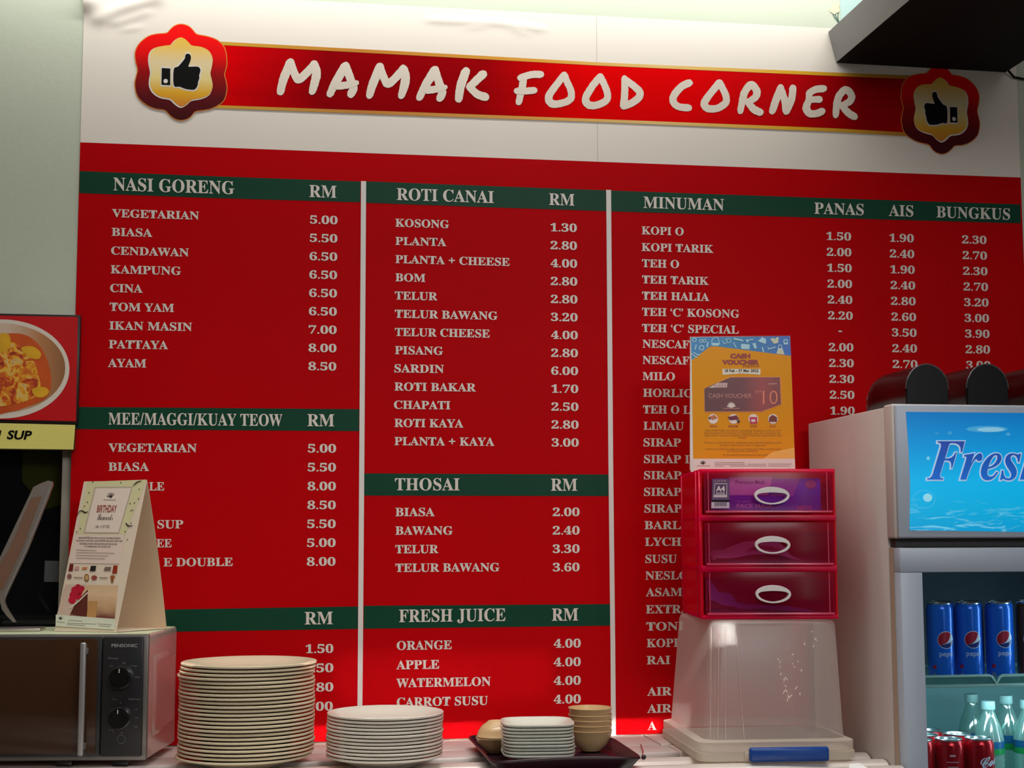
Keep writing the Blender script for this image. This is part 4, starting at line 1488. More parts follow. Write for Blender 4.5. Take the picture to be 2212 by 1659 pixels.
flat('label_barcode_area', [zd(422, 456), zd(592, 458), zd(592, 515), zd(421, 515)], SDF, 0.0005, mat('label_white', (200, 175, 195), 0.4), lab)
flat('label_black', [zd(424, 438), zd(592, 438), zd(592, 453), zd(423, 453)], SDF, 0.0005, M['black'], lab)
lw = mat('label_text', (222, 205, 212), 0.4)
text('label_lettering', 'A4', *[zd(466, 0)[0], zd(550, 0)[0], zd(0, 357)[1], 12], SDF, 0.0010, lw, lab, 'sans', 0.03)
text('label_lettering', 'SIZE', *[zd(466, 0)[0], zd(550, 0)[0], zd(0, 382)[1], 3.4], SDF, 0.0010, lw, lab, 'sans', 0.02)
text('label_lettering', 'LAVA', *[zd(455, 0)[0], zd(565, 0)[0], zd(0, 268)[1], 5.5], SDF, 0.0010, mat('label_text_pink', (190, 130, 150), 0.4), lab, 'sans', 0.0)
for i in range(14):
    x = 455 + i * 8.2
    flat('barcode_bar', [zd(x, 458), zd(x + (3 if i % 3 else 5), 458), zd(x + (3 if i % 3 else 5), 495), zd(x, 495)], SDF, 0.0009, M['black'], lab)

# what lies in the drawers
fmz = SD0.at(1660, 1108).z + 0.005
fm = thing('face_mask_box', 'violet and white face mask carton inside the top pink drawer', 'carton', DI @ Vector((0.0, 0.0, fmz)), DYW)
FI = mtx(fm)
SFM0 = Surf(DI @ Vector((0, 0.006, 0)), DI.to_3x3() @ Vector((0, -1, 0)), fm)
a, b = SFM0.at(1540, 1100), SFM0.at(1772, 1033)
box('carton', (a.x, 0.006, 0.0), (b.x, 0.10, b.z), mat('carton_violet', (100, 92, 235), 0.5, noise=0.1), fm, bev=0.001)
SFM = Surf(DI @ Vector((0, 0.006, 0)), DI.to_3x3() @ Vector((0, -1, 0)), fm)
flat('pale_print', [zd(592, 222), zd(1000, 222), zd(960, 390), zd(592, 392)], SFM, 0.0003, mat('pale_violet', (245, 225, 250), 0.5), fm)
flat('pale_print', [zd(990, 230), zd(1260, 232), zd(1190, 400), zd(980, 400)], SFM, 0.0003, mat('mid_violet', (180, 165, 235), 0.5), fm)
flat('round_print', [(zd(1360, 290)[0] + 12 * math.cos(a * 0.3927), zd(0, 290)[1] + 9 * math.sin(a * 0.3927)) for a in range(16)], SFM, 0.0006, mat('rose_print', (190, 130, 170), 0.5), fm)
wt2 = mat('pale_lettering', (226, 215, 235), 0.5)
text('lettering', 'FACE MASK', zd(660, 0)[0], zd(1010, 0)[0], zd(0, 510)[1], 8.5, SFM, 0.0006, wt2, fm, 'sans', 0.03)
text('lettering', 'Surgical', zd(665, 0)[0], zd(790, 0)[0], zd(0, 458)[1], 4.5, SFM, 0.0006, wt2, fm, 'sans', 0.0)
text('lettering', 'Premium Mask', zd(650, 0)[0], zd(930, 0)[0], zd(0, 285)[1], 8, SFM, 0.0006, mat('blue_lettering', (90, 70, 160), 0.5), fm, 'sans', 0.01)
text('lettering', '50PCS', zd(1228, 0)[0], zd(1365, 0)[0], zd(0, 533)[1], 10, SFM, 0.0006, mat('pink_lettering', (220, 100, 160), 0.5), fm, 'sans', 0.02)


def heap(name, label, cat_, px, pts, depth, m):
    base = SD0.at(px[0], px[1]).z + 0.0052
    o = thing(name, label, cat_, DI @ Vector((0, 0, base)), DYW)
    S0 = Surf(DI @ Vector((0, 0.02, 0)), DI.to_3x3() @ Vector((0, -1, 0)), o)
    top = [S0.at(x, y) for x, y in pts]
    ys = [0.02, 0.06, 0.12, 0.18]
    V, Fc = [], []
    for k, y in enumerate(ys):
        for i, p in enumerate(top):
            f = (0.35, 1.0, 0.8, 0.3)[k]
            V.append((p.x, y, max(0.0006, p.z * f) + (0.002 * math.sin(i * 1.7 + k))* (1 if p.z > 0.004 else 0)))
    q = len(top)
    for k in range(3):
        for i in range(q - 1):
            Fc.append((k * q + i, k * q + i + 1, (k + 1) * q + i + 1, (k + 1) * q + i))
    o2 = len(V)
    V += [(top[0].x, 0.02, 0.0002), (top[-1].x, 0.02, 0.0002), (top[-1].x, 0.18, 0.0002), (top[0].x, 0.18, 0.0002)]
    Fc.append((o2, o2 + 1, o2 + 2, o2 + 3))
    mesh('folded_layer', V, Fc, m, o, smooth=True)
    return o


heap('crumpled_cloth', 'pale crumpled cloth inside the middle pink drawer', 'cloth', (1660, 1221), [zd(440, 960), zd(470, 915), zd(560, 900), zd(640, 870), (1614, 1172), (1640, 1168), (1690, 1168), zd(1170, 900), zd(1200, 960), zd(1290, 990)], 0.1,
     mat('pale_cloth', (236, 190, 200), 0.8))
heap('papers', 'loose bluish papers inside the bottom pink drawer', 'paper', (1660, 1328), [zd(405, 1180), zd(450, 1210), zd(520, 1300), zd(640, 1330), zd(700, 1420), zd(900, 1430), zd(1200, 1440), zd(1380, 1480)], 0.1,
     mat('violet_paper', (150, 120, 200), 0.7))

# ------------------------------------------------------------------ voucher poster in its stand
pz = zdt + DH + 0.0012
pdir = DI.to_3x3() @ Vector((1, 0, 0))
pcen = DI @ Vector((0, 0.10, 0))
vp = thing('voucher_poster', 'orange and blue cash voucher poster in a clear stand on the pink drawers', 'poster', (pcen.x, pcen.y, pz), DYW + R_(2.5))
VI = mtx(vp)
lean = R_(1)
vn = VI.to_3x3() @ Vector((0, -math.cos(lean), math.sin(lean)))
SV = Surf(Vector(vp.location) + Vector((0, 0, 0)), vn, vp)
zp = lambda X, Y: (1440 + X / 5.027, 700 + Y / 5.027)


def vflat(nm, pts, h, m, par=None, raw=False):
    P = [SV.at(*(p if raw else zp(*p)), h) for p in pts]
    return mesh(nm, P, [tuple(t) for t in tessellate_polygon([P])], m, par or vp)


qa, qb, qc, qd = SV.at(1491, 728), SV.at(1706.5, 726), SV.at(1718, 1017), SV.at(1490.5, 1019)
minz = min(qc.z, qd.z)
for q_ in (qc, qd):
    pass
shift_z = 0.0


def slab(nm, quad, t, m, par):
    n_ = Vector((0, math.cos(lean), -math.sin(lean)))
    V = [q for q in quad] + [q + n_ * t for q in quad]
    return mesh(nm, V, [(0, 1, 2, 3), (7, 6, 5, 4), (0, 4, 5, 1), (1, 5, 6, 2), (2, 6, 7, 3), (3, 7, 4, 0)], m, par)


qc.z = max(qc.z, 0.0008)
qd.z = max(qd.z, 0.0008)
slab('paper_sheet', [qa, qb, qc, qd], 0.0012, mat('poster_paper', (226, 222, 214), 0.5), vp)
M['acrylic'] = plastic('clear_acrylic', (235, 225, 225), 0.992, 0.15, 0.004)
ka, kb = SV.at(1488.5, 726, 0.0022), SV.at(1707.5, 724, 0.0022)
kc, kd = SV.at(1719, 1016, 0.0022), SV.at(1489, 1017, 0.0022)
kc.z = max(kc.z, 0.0008)
kd.z = max(kd.z, 0.0008)
slab('clear_cover', [ka, kb, kc, kd], -0.0008, M['acrylic'], vp)
box('stand_foot', (kd.x + 0.004, 0.002, 0.0004), (kc.x - 0.004, 0.07, 0.0024), M['acrylic'], vp)
M['orange'] = mat('poster_orange', (226, 150, 2), 0.5, spec=0.15, noise=0.05, nscale=4)
vflat('orange_field', [(272, 395), (470, 245), (560, 245), (1350, 345), (1392, 1462), (288, 1462)], 0.0006, M['orange'])
hdr = grad('poster_blue', [(0, (20, 130, 190)), (0.5, (10, 120, 175)), (1, (30, 100, 190))], 0, 0.45)
vb = vflat('blue_header', [(262, 145), (1338, 130), (1352, 348), (520, 240), (470, 245), (272, 390)], 0.0004, hdr)
vflat('yellow_glow', [(1050, 1462), (1150, 1390), (1388, 1340), (1392, 1462)], 0.0008, mat('poster_yellow', (236, 178, 70), 0.45))
vt = lambda s, x0, x1, yb, c, m, st='sans', b=0.0, h=0.0012: text('poster_lettering', s, zp(x0, 0)[0], zp(x1, 0)[0], zp(0, yb)[1], c / 5.027, SV, h, m, vp, st, b)
M['maroon'] = mat('maroon_ink', (150, 28, 22), 0.45)
vt('CASH', 690, 910, 372, 52, M['maroon'], 'sans', 0.06)
vt('VOUCHER', 604, 1005, 440, 52, M['maroon'], 'sans', 0.06)
vt('programme', 828, 1003, 466, 26, M['maroon'], 'sans', 0.0)
vflat('date_strip', [(606, 487), (1020, 487), (1018, 552), (960, 545), (800, 538), (700, 545), (608, 552)], 0.0010, mat('date_white', (226, 220, 200), 0.5))
vt('18 Feb - 27 Mar 2022', 632, 998, 520, 30, M['dk'], 'sans', 0.02, 0.0016)
vflat('voucher_edge', [(405, 700), (690, 570), (1238, 572), (1248, 872), (1040, 955), (408, 958)], 0.0009, mat('voucher_edge_ink', (232, 150, 90), 0.5))
vflat('voucher_print', [(410, 700), (695, 578), (1230, 578), (1242, 870), (1030, 948), (414, 948)], 0.0012,
      grad('voucher_maroon', [(0, (84, 10, 16)), (0.5, (100, 16, 26)), (0.75, (150, 34, 30)), (1, (120, 24, 26))], 0, 0.4))
gi = mat('gold_pink_ink', (226, 130, 96), 0.45)
vt('CASH VOUCHER', 455, 922, 800, 44, mat('rose_ink', (216, 150, 140), 0.45), 'sans', -0.01, 0.0016)
vt('RM', 966, 1030, 752, 30, gi, 'sans', -0.01, 0.0016)
vt('10', 1045, 1206, 868, 145, gi, 'sans', -0.012, 0.0016)
strokes('poster_line', [[zp(455, 820), zp(924, 806)]], 0.7, SV, 0.0016, mat('rose_line', (150, 70, 70), 0.5), vp)
wk = mat('poster_white', (232, 220, 208), 0.5)
for a0 in (-75, -50, -25, 0, 25, 50, 72):
    a = R_(a0 - 90)
    strokes('poster_emblem', [[zp(702, 905), zp(702 + 44 * math.cos(a), 905 + 52 * math.sin(a))]], 2.4, SV, 0.0016, wk, vp)
strokes('poster_line', [[zp(622, 916), zp(788, 916)]], 2.0, SV, 0.0016, mat('rose_line2', (190, 120, 110), 0.5), vp)
strokes('poster_line', [[zp(1110, 650), zp(1195, 648)]], 2.6, SV, 0.0016, mat('rose_line3', (190, 130, 130), 0.5), vp)
vflat('barcode_area', [(455, 692), (560, 638), (658, 638), (656, 690)], 0.0016, mat('barcode_pale', (216, 196, 190), 0.5))
for i in range(8):
    x = 520 + i * 17
    vflat('barcode_bar', [(x, 660 if x < 560 else 640), (x + 5, 655 if x < 560 else 640), (x + 5, 690), (x, 690)], 0.0019, M['maroon'])
M['wine'] = mat('wine_print', (110, 20, 44), 0.5)
for cx in (505, 728, 942, 1155):
    vflat('round_icon', [(cx + 54 * math.cos(a * 0.3142), 1030 + 54 * math.sin(a * 0.3142)) for a in range(20)], 0.0012, wk)
vflat('icon_print', [(455, 1010), (520, 985), (555, 1020), (500, 1040)], 0.0016, mat('icon_tan', (190, 110, 70), 0.5))
vflat('icon_print', [(458, 1012), (480, 1018), (472, 1036), (456, 1030)], 0.0018, M['dk'])
vflat('icon_print', [(660, 1010), (760, 990), (790, 1035), (690, 1045)], 0.0016, M['wine'])
vflat('icon_print', [(760, 1040), (800, 1050), (790, 1075), (765, 1062)], 0.0018, M['dk'])
vflat('icon_print', [(900, 1010), (985, 1010), (982, 1080), (908, 1080)], 0.0016, mat('icon_magenta', (190, 30, 80), 0.5))
vflat('icon_print', [(920, 1035), (962, 1035), (962, 1062), (920, 1062)], 0.0018, wk)
vflat('icon_print', [(1112, 1015), (1150, 985), (1200, 1012), (1198, 1062), (1112, 1062)], 0.0016, mat('icon_brown', (120, 40, 26), 0.5))
for s, x0, x1 in (('SPEND', 470, 552), ('REDEEM', 672, 775), ('SHOP', 908, 980), ('SAVE', 1118, 1184)):
    vt(s, x0, x1, 1120, 20, M['maroon'], 'sans', 0.01)
br = mat('brown_text', (140, 84, 10), 0.5)
for s, x0, x1, y in [('Spend RM100 and above including Fashion, Luxury and', 420, 1235, 1163), ('Kids and above for members at 2 branches, same day receipts in any', 412, 1240, 1190),
                     ('legal outlet in lounge to redeem a RM10 Voucher. Limited daily only', 412, 1245, 1216), ('available', 778, 862, 1240),
                     ('The cash voucher allows you added daily value with participating outlets', 405, 1245, 1294), ('and every week while for every 3 stages spent', 578, 1080, 1322),
                     ('Vouchers are valid for single use or purchase only. Other vouchers apply', 420, 1245, 1364), ('be terms and conditions', 660, 990, 1386),
                     ('For details and information please ask at the counter', 615, 1100, 1428)]:
    vt(s, x0, x1, y, 17, br, 'sans', 0.0)
vflat('footer_strip', [(262, 1462), (1392, 1462), (1396, 1600), (262, 1606)], 0.0010, mat('footer_white', (222, 214, 206), 0.5))
for a0 in (-60, -30, -5, 25, 55):
    a = R_(a0 - 90)
    strokes('poster_emblem', [[zp(396, 1522), zp(396 + 32 * math.cos(a), 1522 + 36 * math.sin(a))]], 1.6, SV, 0.0014, M['dk'], vp)
for x0, x1, y in ((330, 470, 1538), (525, 840, 1503), (525, 850, 1522), (525, 620, 1540), (880, 1080, 1522), (685, 1080, 1540), (1105, 1355, 1520), (1105, 1335, 1540)):
    strokes('poster_line', [[zp(x0, y), zp(x1, y)]], 0.9, SV, 0.0014, M['mid'], vp)
# little white drawings on the blue header
pb = mat('pale_blue_ink', (170, 214, 226), 0.5)


def doodle(*sts, w=1.5):
    strokes('doodle', [[zp(*p) for p in s_] for s_ in sts], w, SV, 0.0010, pb, vb)


def circ(cx, cy, r, ry=None, n=10):
    return [(cx + r * math.cos(2 * math.pi * i / n), cy + (ry or r) * math.sin(2 * math.pi * i / n)) for i in range(n + 1)]


doodle(circ(302, 172, 20)); doodle(circ(374, 185, 16), circ(412, 182, 16)); doodle(circ(380, 258, 24), w=2.0)
doodle([(490, 225), (495, 170), (530, 140), (562, 165), (572, 220)], w=1.6); vflat('doodle_fill', [(488, 205), (578, 205), (565, 235), (500, 235)], 0.0010, pb, vb)
doodle([(610, 180), (625, 215), (660, 190), (645, 165), (690, 160), (695, 195), (665, 205)]); doodle([(735, 160), (780, 168), (825, 180)], w=3.4)
doodle([(865, 185), (900, 172), (940, 164)], w=2.0); doodle([(872, 172), (880, 192)], w=3.4)
vflat('doodle_fill', [(808, 215), (902, 222), (900, 275), (808, 268)], 0.0010, pb, vb)
vflat('doodle_fill', [(930, 210), (965, 205), (980, 262), (955, 268)], 0.0010, pb, vb)
vflat('doodle_fill', [(990, 185), (1040, 140), (1080, 165), (1078, 215), (1040, 205)], 0.0010, pb, vb)
vflat('doodle_fill', [(1125, 160), (1165, 150), (1180, 170), (1190, 145), (1218, 145), (1210, 205), (1165, 215)], 0.0010, mat('cream_ink', (206, 208, 180), 0.5), vb)
doodle(circ(1292, 188, 20), w=2.0); vflat('doodle_fill', [(1272, 205), (1318, 205), (1318, 222), (1272, 222)], 0.0012, pb, vb)
vflat('doodle_fill', [(1212, 262), (1258, 262), (1280, 330), (1192, 322)], 0.0010, mat('cream_ink', (206, 208, 180), 0.5), vb)
doodle([(1210, 285), (1215, 240), (1232, 226), (1248, 240), (1255, 285)], w=1.6)
doodle([(1040, 255), (1052, 300)], w=2.6); doodle([(728, 205), (755, 255)], w=2.0); doodle([(322, 225), (308, 275)], w=2.2); doodle([(448, 200), (440, 245)], w=3.0)
doodle([(1095, 250), (1130, 268), (1180, 245)], [(1100, 280), (1130, 262), (1175, 258)]); doodle([(275, 320), (300, 345), (330, 360)], [(295, 310), (340, 335), (362, 330)], w=2.4)

# ------------------------------------------------------------------ drinks fridge
fx0 = onY(1733, 918, 3.44).x
FZ = onY(1733, 918, 3.44).z
FY0, FY1 = 2.915, 3.40
FW = 0.62
fr = thing('drinks_fridge', 'white glass door drinks fridge with a blue lit header at the right end', 'fridge', (fx0, FY0, 0))
M['frw'] = mat('fridge_white', (196, 186, 180), 0.38, noise=0.03, nscale=2)
M['frf'] = mat('fridge_frame', (172, 182, 196), 0.4, noise=0.02)
M['frin'] = mat('fridge_inside', (92, 136, 140), 0.5, noise=0.06)
M['frdark'] = mat('fridge_dark', (44, 42, 42), 0.5)
M['frup'] = mat('fridge_upper_shade', (22, 50, 66), 0.6)  # dimness of the upper compartment put into a darker colour
fz = FZ
SFH = Surf((0, FY0 - 0.012, 0), (0, -1, 0), fr)     # header front face
hz1, hz0 = SFH.at(2000, 873).z, SFH.at(2000, 1163).z
gap0 = SFH.at(2000, 1181).z
dz1 = gap0 - 0.002
dep = FY1 - FY0
# carcass: sides, back, floor, roof (the door side is open)
box('left_side', (0, 0.03, 0.10), (0.035, dep, fz), M['frw'], fr, bev=0.003)
box('right_side', (FW - 0.035, 0.03, 0.10), (FW, dep, fz), M['frw'], fr, bev=0.003)
box('back_panel', (0.035, dep - 0.03, 0.12), (FW - 0.035, dep, fz), M['frw'], fr)
box('inner_back', (0.037, dep - 0.036, 0.16), (FW - 0.037, dep - 0.031, dz1 - 0.03), M['frin'], fr)
box('inner_left', (0.0352, 0.04, 0.16), (0.040, dep - 0.04, dz1 - 0.03), M['frin'], fr)
box('top_panel', (0.036, 0.032, fz - 0.02), (FW - 0.036, dep - 0.031, fz - 0.001), M['frw'], fr, bev=0.003)
box('inner_ceiling', (0.035, 0.03, dz1 - 0.03), (FW - 0.035, dep - 0.03, dz1 - 0.01), M['frdark'], fr)
box('plinth', (0.005, 0.02, 0.0), (FW - 0.005, dep, 0.16), M['frdark'], fr)
box('header_gap', (0.006, 0.004, gap0), (FW - 0.006, 0.03, hz0), M['frdark'], fr)
# header box: its sides taper slightly forward
box('header', (-0.001, -0.012, hz0), (FW + 0.001, 0.031, hz1), M['frw'], fr, bev=0.004, seg=3)
hd = box('header_frame', (0.004, -0.022, hz0 + 0.001), (FW - 0.004, -0.011, hz1 - 0.002), M['frf'], fr, bev=0.004, seg=3)
SSG = Surf((0, FY0 - 0.0225, 0), (0, -1, 0), fr)


def sign_mat():
    m = bpy.data.materials.new('backlit_blue')
    m.use_nodes = True
    nt = m.node_tree
    b = nt.nodes['Principled BSDF']
    b.inputs['Roughness'].default_value = 0.25
    tc = nt.nodes.new('ShaderNodeTexCoord')
    sp = nt.nodes.new('ShaderNodeSeparateXYZ')
    nt.links.new(tc.outputs['Generated'], sp.inputs[0])
    cr = nt.nodes.new('ShaderNodeValToRGB')
    st = [(0.0, (0, 150, 205)), (0.2, (0, 165, 215)), (0.42, (0, 170, 225)), (0.7, (0, 140, 205)), (1.0, (0, 108, 178))]
    e = cr.color_ramp.elements
    while len(e) < len(st):
        e.new(0.5)
    for q, (p, c) in zip(e, st):
        q.position = p
        q.color = lin(c)
    nt.links.new(sp.outputs[2], cr.inputs[0])
    # printed water ripples low on the picture
    mp = nt.nodes.new('ShaderNodeMapping')
    mp.inputs['Scale'].default_value = (9, 1, 60)
    nt.links.new(tc.outputs['Object'], mp.inputs[0])
    n = nt.nodes.new('ShaderNodeTexNoise')
    n.inputs['Scale'].default_value = 1.6
    n.inputs['Detail'].default_value = 3
    n.inputs['Distortion'].default_value = 1.0
    nt.links.new(mp.outputs[0], n.inputs['Vector'])
    r1 = nt.nodes.new('ShaderNodeMapRange')
    r1.inputs['From Min'].default_value = 0.55
    r1.inputs['From Max'].default_value = 0.72
    nt.links.new(n.outputs['Fac'], r1.inputs[0])
    r2 = nt.nodes.new('ShaderNodeMapRange')
    r2.inputs['From Min'].default_value = 0.30
    r2.inputs['From Max'].default_value = 0.05
    nt.links.new(sp.outputs[2], r2.inputs[0])
    mu = nt.nodes.new('ShaderNodeMath')
    mu.operation = 'MULTIPLY'
    nt.links.new(r1.outputs[0], mu.inputs[0])
    nt.links.new(r2.outputs[0], mu.inputs[1])
    mx = nt.nodes.new('ShaderNodeMix')
    mx.data_type = 'RGBA'
    mx.inputs['B'].default_value = lin((130, 210, 235))
    nt.links.new(mu.outputs[0], mx.inputs['Factor'])
    nt.links.new(cr.outputs[0], mx.inputs['A'])
    nt.links.new(mx.outputs['Result'], b.inputs['Base Color'])
    nt.links.new(mx.outputs['Result'], b.inputs['Emission Color'])
    b.inputs['Emission Strength'].default_value = 0.62
    return m


xe = 2420
sgn = flat('blue_picture', [(1957, 889.5), (2212, 892), (xe, 894), (xe, 1151), (2212, 1149), (1965, 1145.5), (1966, 1040), (1963, 970)], SSG, 0.0008, sign_mat(), fr)
fo = mat('fresh_outline', (190, 215, 235), 0.3, emit=0.35)
fb = grad('fresh_blue', [(0, (20, 110, 215)), (0.5, (20, 90, 190)), (1, (40, 70, 170))], 2, 0.3, emit=0.35)
text('fresh_lettering_edge', 'Fresh', 1999, 2262, 1039, 88, SSG, 0.0016, fo, fr, 'italic', 0.022, shear=0.06)
text('fresh_lettering', 'Fresh', 2003, 2259, 1036, 83, SSG, 0.0024, fb, fr, 'italic', 0.0, shear=0.06)
bub = mat('bubble_print', (70, 190, 225), 0.3, emit=0.4)
strokes('bubble', [[(1996 + 24 * math.cos(a * 0.4488), 1079 + 19 * math.sin(a * 0.4488)) for a in range(15)]], 1.5, SSG, 0.0016, bub, fr)
flat('bubble_shine', [(2004 + 10 * math.cos(a * 0.5236), 1075 + 9 * math.sin(a * 0.5236)) for a in range(12)], SSG, 0.0018, mat('bubble_shine', (150, 222, 240), 0.3, emit=0.45), fr)
for (x, y, rx, ry, c) in [(2132, 927, 46, 7, (70, 170, 220)), (2140, 928, 30, 5, (140, 205, 235)), (2052, 935, 5, 4, (60, 160, 215)), (2024, 936, 5, 3, (50, 150, 210)), (2005, 990, 4, 4, (120, 210, 235)), (2178, 938, 5, 3, (80, 175, 220))]:
    flat('splash_print', [(x + rx * math.cos(a * 0.5236), y + ry * math.sin(a * 0.5236)) for a in range(12)], SSG, 0.0012 + 0.0003 * (rx == 30), mat('splash', c, 0.3, emit=0.4), fr)
for i in range(26):
    x, y = random.uniform(2050, 2300), random.uniform(1108, 1142)
    strokes('ripple_print', [[(x - random.uniform(3, 12), y + 3, 0.6), (x, y, 2.2), (x + random.uniform(4, 14), y - 2, 0.5)]], 1, SSG, 0.0014, bub, fr)

# door
dz0 = 0.18
SDR = Surf((0, FY0 - 0.02, 0), (0, -1, 0), fr)
gxl = SDR.at(1994.5, 1300).x
gzt = SDR.at(2000, 1236.5).z
dxl = SDR.at(1947, 1300).x
door = box('door', (dxl, -0.02, gzt), (FW - 0.002, 0.012, dz1), M['frf'], fr, bev=0.003)
box('door_stile', (dxl, -0.02, dz0), (gxl, 0.012, gzt), M['frf'], door, bev=0.0015)
box('door_stile', (FW - 0.05, -0.02, dz0), (FW - 0.002, 0.012, gzt), M['frf'], door, bev=0.0015)
box('door_rail', (gxl, -0.02, dz0), (FW - 0.05, 0.012, dz0 + 0.06), M['frf'], door, bev=0.0015)
box('door_edge', (0.002, 0.010, dz0), (0.03, 0.028, dz1), mat('gasket_beige', (176, 152, 132), 0.5), door)
gl = bpy.data.materials.new('door_glass')
gl.use_nodes = True
nt = gl.node_tree
nt.nodes.remove(nt.nodes['Principled BSDF'])
t1 = nt.nodes.new('ShaderNodeBsdfTransparent')
t1.inputs[0].default_value = (0.80, 0.92, 0.94, 1)
g1 = nt.nodes.new('ShaderNodeBsdfGlossy')
g1.inputs['Roughness'].default_value = 0.03
fz_ = nt.nodes.new('ShaderNodeFresnel')
fz_.inputs[0].default_value = 1.4
x1_ = nt.nodes.new('ShaderNodeMixShader')
nt.links.new(fz_.outputs[0], x1_.inputs[0])
nt.links.new(t1.outputs[0], x1_.inputs[1])
nt.links.new(g1.outputs[0], x1_.inputs[2])
nt.links.new(x1_.outputs[0], nt.nodes['Material Output'].inputs[0])
mesh('glass_pane', [(gxl - 0.004, -0.004, dz0 + 0.05), (FW - 0.05, -0.004, dz0 + 0.05), (FW - 0.05, -0.004, gzt + 0.002), (gxl - 0.004, -0.004, gzt + 0.002)], [(0, 1, 2, 3)], gl, door)

# shelves
YSH = FY0 + 0.055
SSH = Surf((0, YSH, 0), (0, -1, 0), fr)
M['wire'] = mat('mint_wire', (176, 214, 208), 0.35, noise=0.02)
zs1 = SSH.at(2050, 1461).z
zs2 = SSH.at(2050, 1482).z
jv, jf = [], []


def wire(pts, r):
    tube('w', [(x, y, z) for x, y, z in pts], r, None, join=(jv, jf), seg=8)


xa = 0.042
x_n = SSH.at(2152.5, 1475).x
sp_ = 0.022
yy = 0.055
xw = xa
nt1 = SSH.at(2137, 1462).x
nt2 = SSH.at(2165, 1462).x
wire([(xa, yy, zs1), (nt1, yy, zs1), (nt1 + 0.006, yy, zs1 - 0.003), (x_n, yy, zs2 + 0.003), (nt2 - 0.006, yy, zs1 - 0.003), (nt2, yy, zs1), (0.42, yy, zs1), (0.44, yy, zs2 + 0.003), (0.46, yy, zs1), (FW - 0.04, yy, zs1)], 0.0032)
wire([(xa, yy, zs2), (FW - 0.04, yy, zs2)], 0.0036)
wire([(xa, dep - 0.05, zs2), (FW - 0.04, dep - 0.05, zs2)], 0.0032)
i = 0
x = xa + 0.008
while x < FW - 0.05:
    wire([(x, yy + 0.003, zs2 + 0.003), (x, dep - 0.05, zs2 + 0.003)], 0.0013)
    x += 0.0125
mesh('upper_shelf', jv, jf, M['wire'], fr, smooth=True)
box('rail_film', (xa, yy + 0.002, zs2), (FW - 0.045, yy + 0.004, zs1 - 0.002), plastic('teal_film', (90, 160, 150), 0.3, 0.2, 0.1), fr)
zs3 = zs2 - 0.230
jv, jf = [], []
wire([(xa, yy, zs3), (FW - 0.04, yy, zs3)], 0.0036)
wire([(xa, dep - 0.05, zs3), (FW - 0.04, dep - 0.05, zs3)], 0.0032)
x = xa + 0.008
while x < FW - 0.05:
    wire([(x, yy + 0.003, zs3 + 0.003), (x, dep - 0.05, zs3 + 0.003)], 0.0013)
    x += 0.0125
mesh('lower_shelf', jv, jf, M['wire'], fr, smooth=True)
# cool lamps inside the fridge
area('fridge_lamp_lower', (fx0 + FW * 0.5, FY0 + 0.10, zs2 - 0.02), 0.5, 0.03, 0.9, (0.66, 0.97, 1.0), (fx0 + FW * 0.5, FY0 + 0.28, zs2 - 0.3))
area('fridge_lamp_side', (fx0 + FW - 0.07, FY0 + 0.022, 1.33), 0.012, 0.62, 1.0, (0.62, 0.9, 1.0), (fx0 + 0.10, FY0 + 0.22, 1.33))
box('upper_back_shade', (0.041, dep - 0.04, zs2 + 0.01), (FW - 0.041, dep - 0.0365, dz1 - 0.032), M['frup'], fr)  # dark sheet added for the shade behind the upper cans

# ------------------------------------------------------------------ cans
M['canblue'] = mat('can_blue', (12, 104, 225), 0.2, 0.15, noise=0.06, nscale=12)
M['canred'] = mat('can_red', (190, 10, 30), 0.22, 0.5, noise=0.05, nscale=12)
M['canalu'] = mat('can_aluminium', (190, 196, 200), 0.25, 0.9)
M['canbrown'] = mat('can_brown', (92, 60, 44), 0.25, 0.4)
M['logow'] = mat('logo_white', (205, 215, 235), 0.3)
M['logor'] = mat('logo_red', (170, 16, 50), 0.3)
M['logob'] = mat('logo_navy', (6, 36, 120), 0.3)


def can(name, R, Hh, body, label, group, loc, rz, deco=None):
    t = thing(name, label, 'can', loc, rz, group)
    lathe('body', [(0, 0.004), (R * 0.74, 0.002), (R * 0.80, 0.0), (R * 0.88, 0.003), (R, 0.010), (R, Hh - 0.014), (R * 0.985, Hh - 0.010), (R * 0.88, Hh - 0.003)], body, t, seg=40)
    lathe('lid', [(R * 0.88, Hh - 0.003), (R * 0.905, Hh), (R * 0.88, Hh + 0.0008), (R * 0.85, Hh - 0.001), (R * 0.82, Hh - 0.005), (0, Hh - 0.004)], M['canalu'], t, seg=40)
    if deco:
        deco(t, R)
    return t


def wrap(name, V2, Fc, R, z0, m, parent, dr, a0=-math.pi / 2):
    P = []
    for u, v in V2:
        a = a0 + u / R
        P.append(((R + dr) * math.cos(a), (R + dr) * math.sin(a), z0 + v))
    return mesh(name, P, Fc, m, parent)


def wpoly(name, pts, R, z0, m, parent, dr, a0=-math.pi / 2):
    # subdivide by a triangle fan through many thin columns so the patch follows the curve
    bm = bmesh.new()
    vs = [bm.verts.new((p[0], p[1], 0)) for p in pts]
    bm.faces.new(vs)
    bmesh.ops.triangulate(bm, faces=bm.faces)
    lo, hi = min(p[0] for p in pts), max(p[0] for p in pts)
    for k in range(1, 12):
        xx = lo + (hi - lo) * k / 12
        bmesh.ops.bisect_plane(bm, geom=list(bm.verts) + list(bm.edges) + list(bm.faces), plane_co=(xx, 0, 0), plane_no=(1, 0, 0))
    bm.verts.index_update()
    V2 = [(v.co.x, v.co.y) for v in bm.verts]
    Fc = [tuple(v.index for v in f.verts) for f in bm.faces]
    bm.free()
    return wrap(name, V2, Fc, R, z0, m, parent, dr, a0)


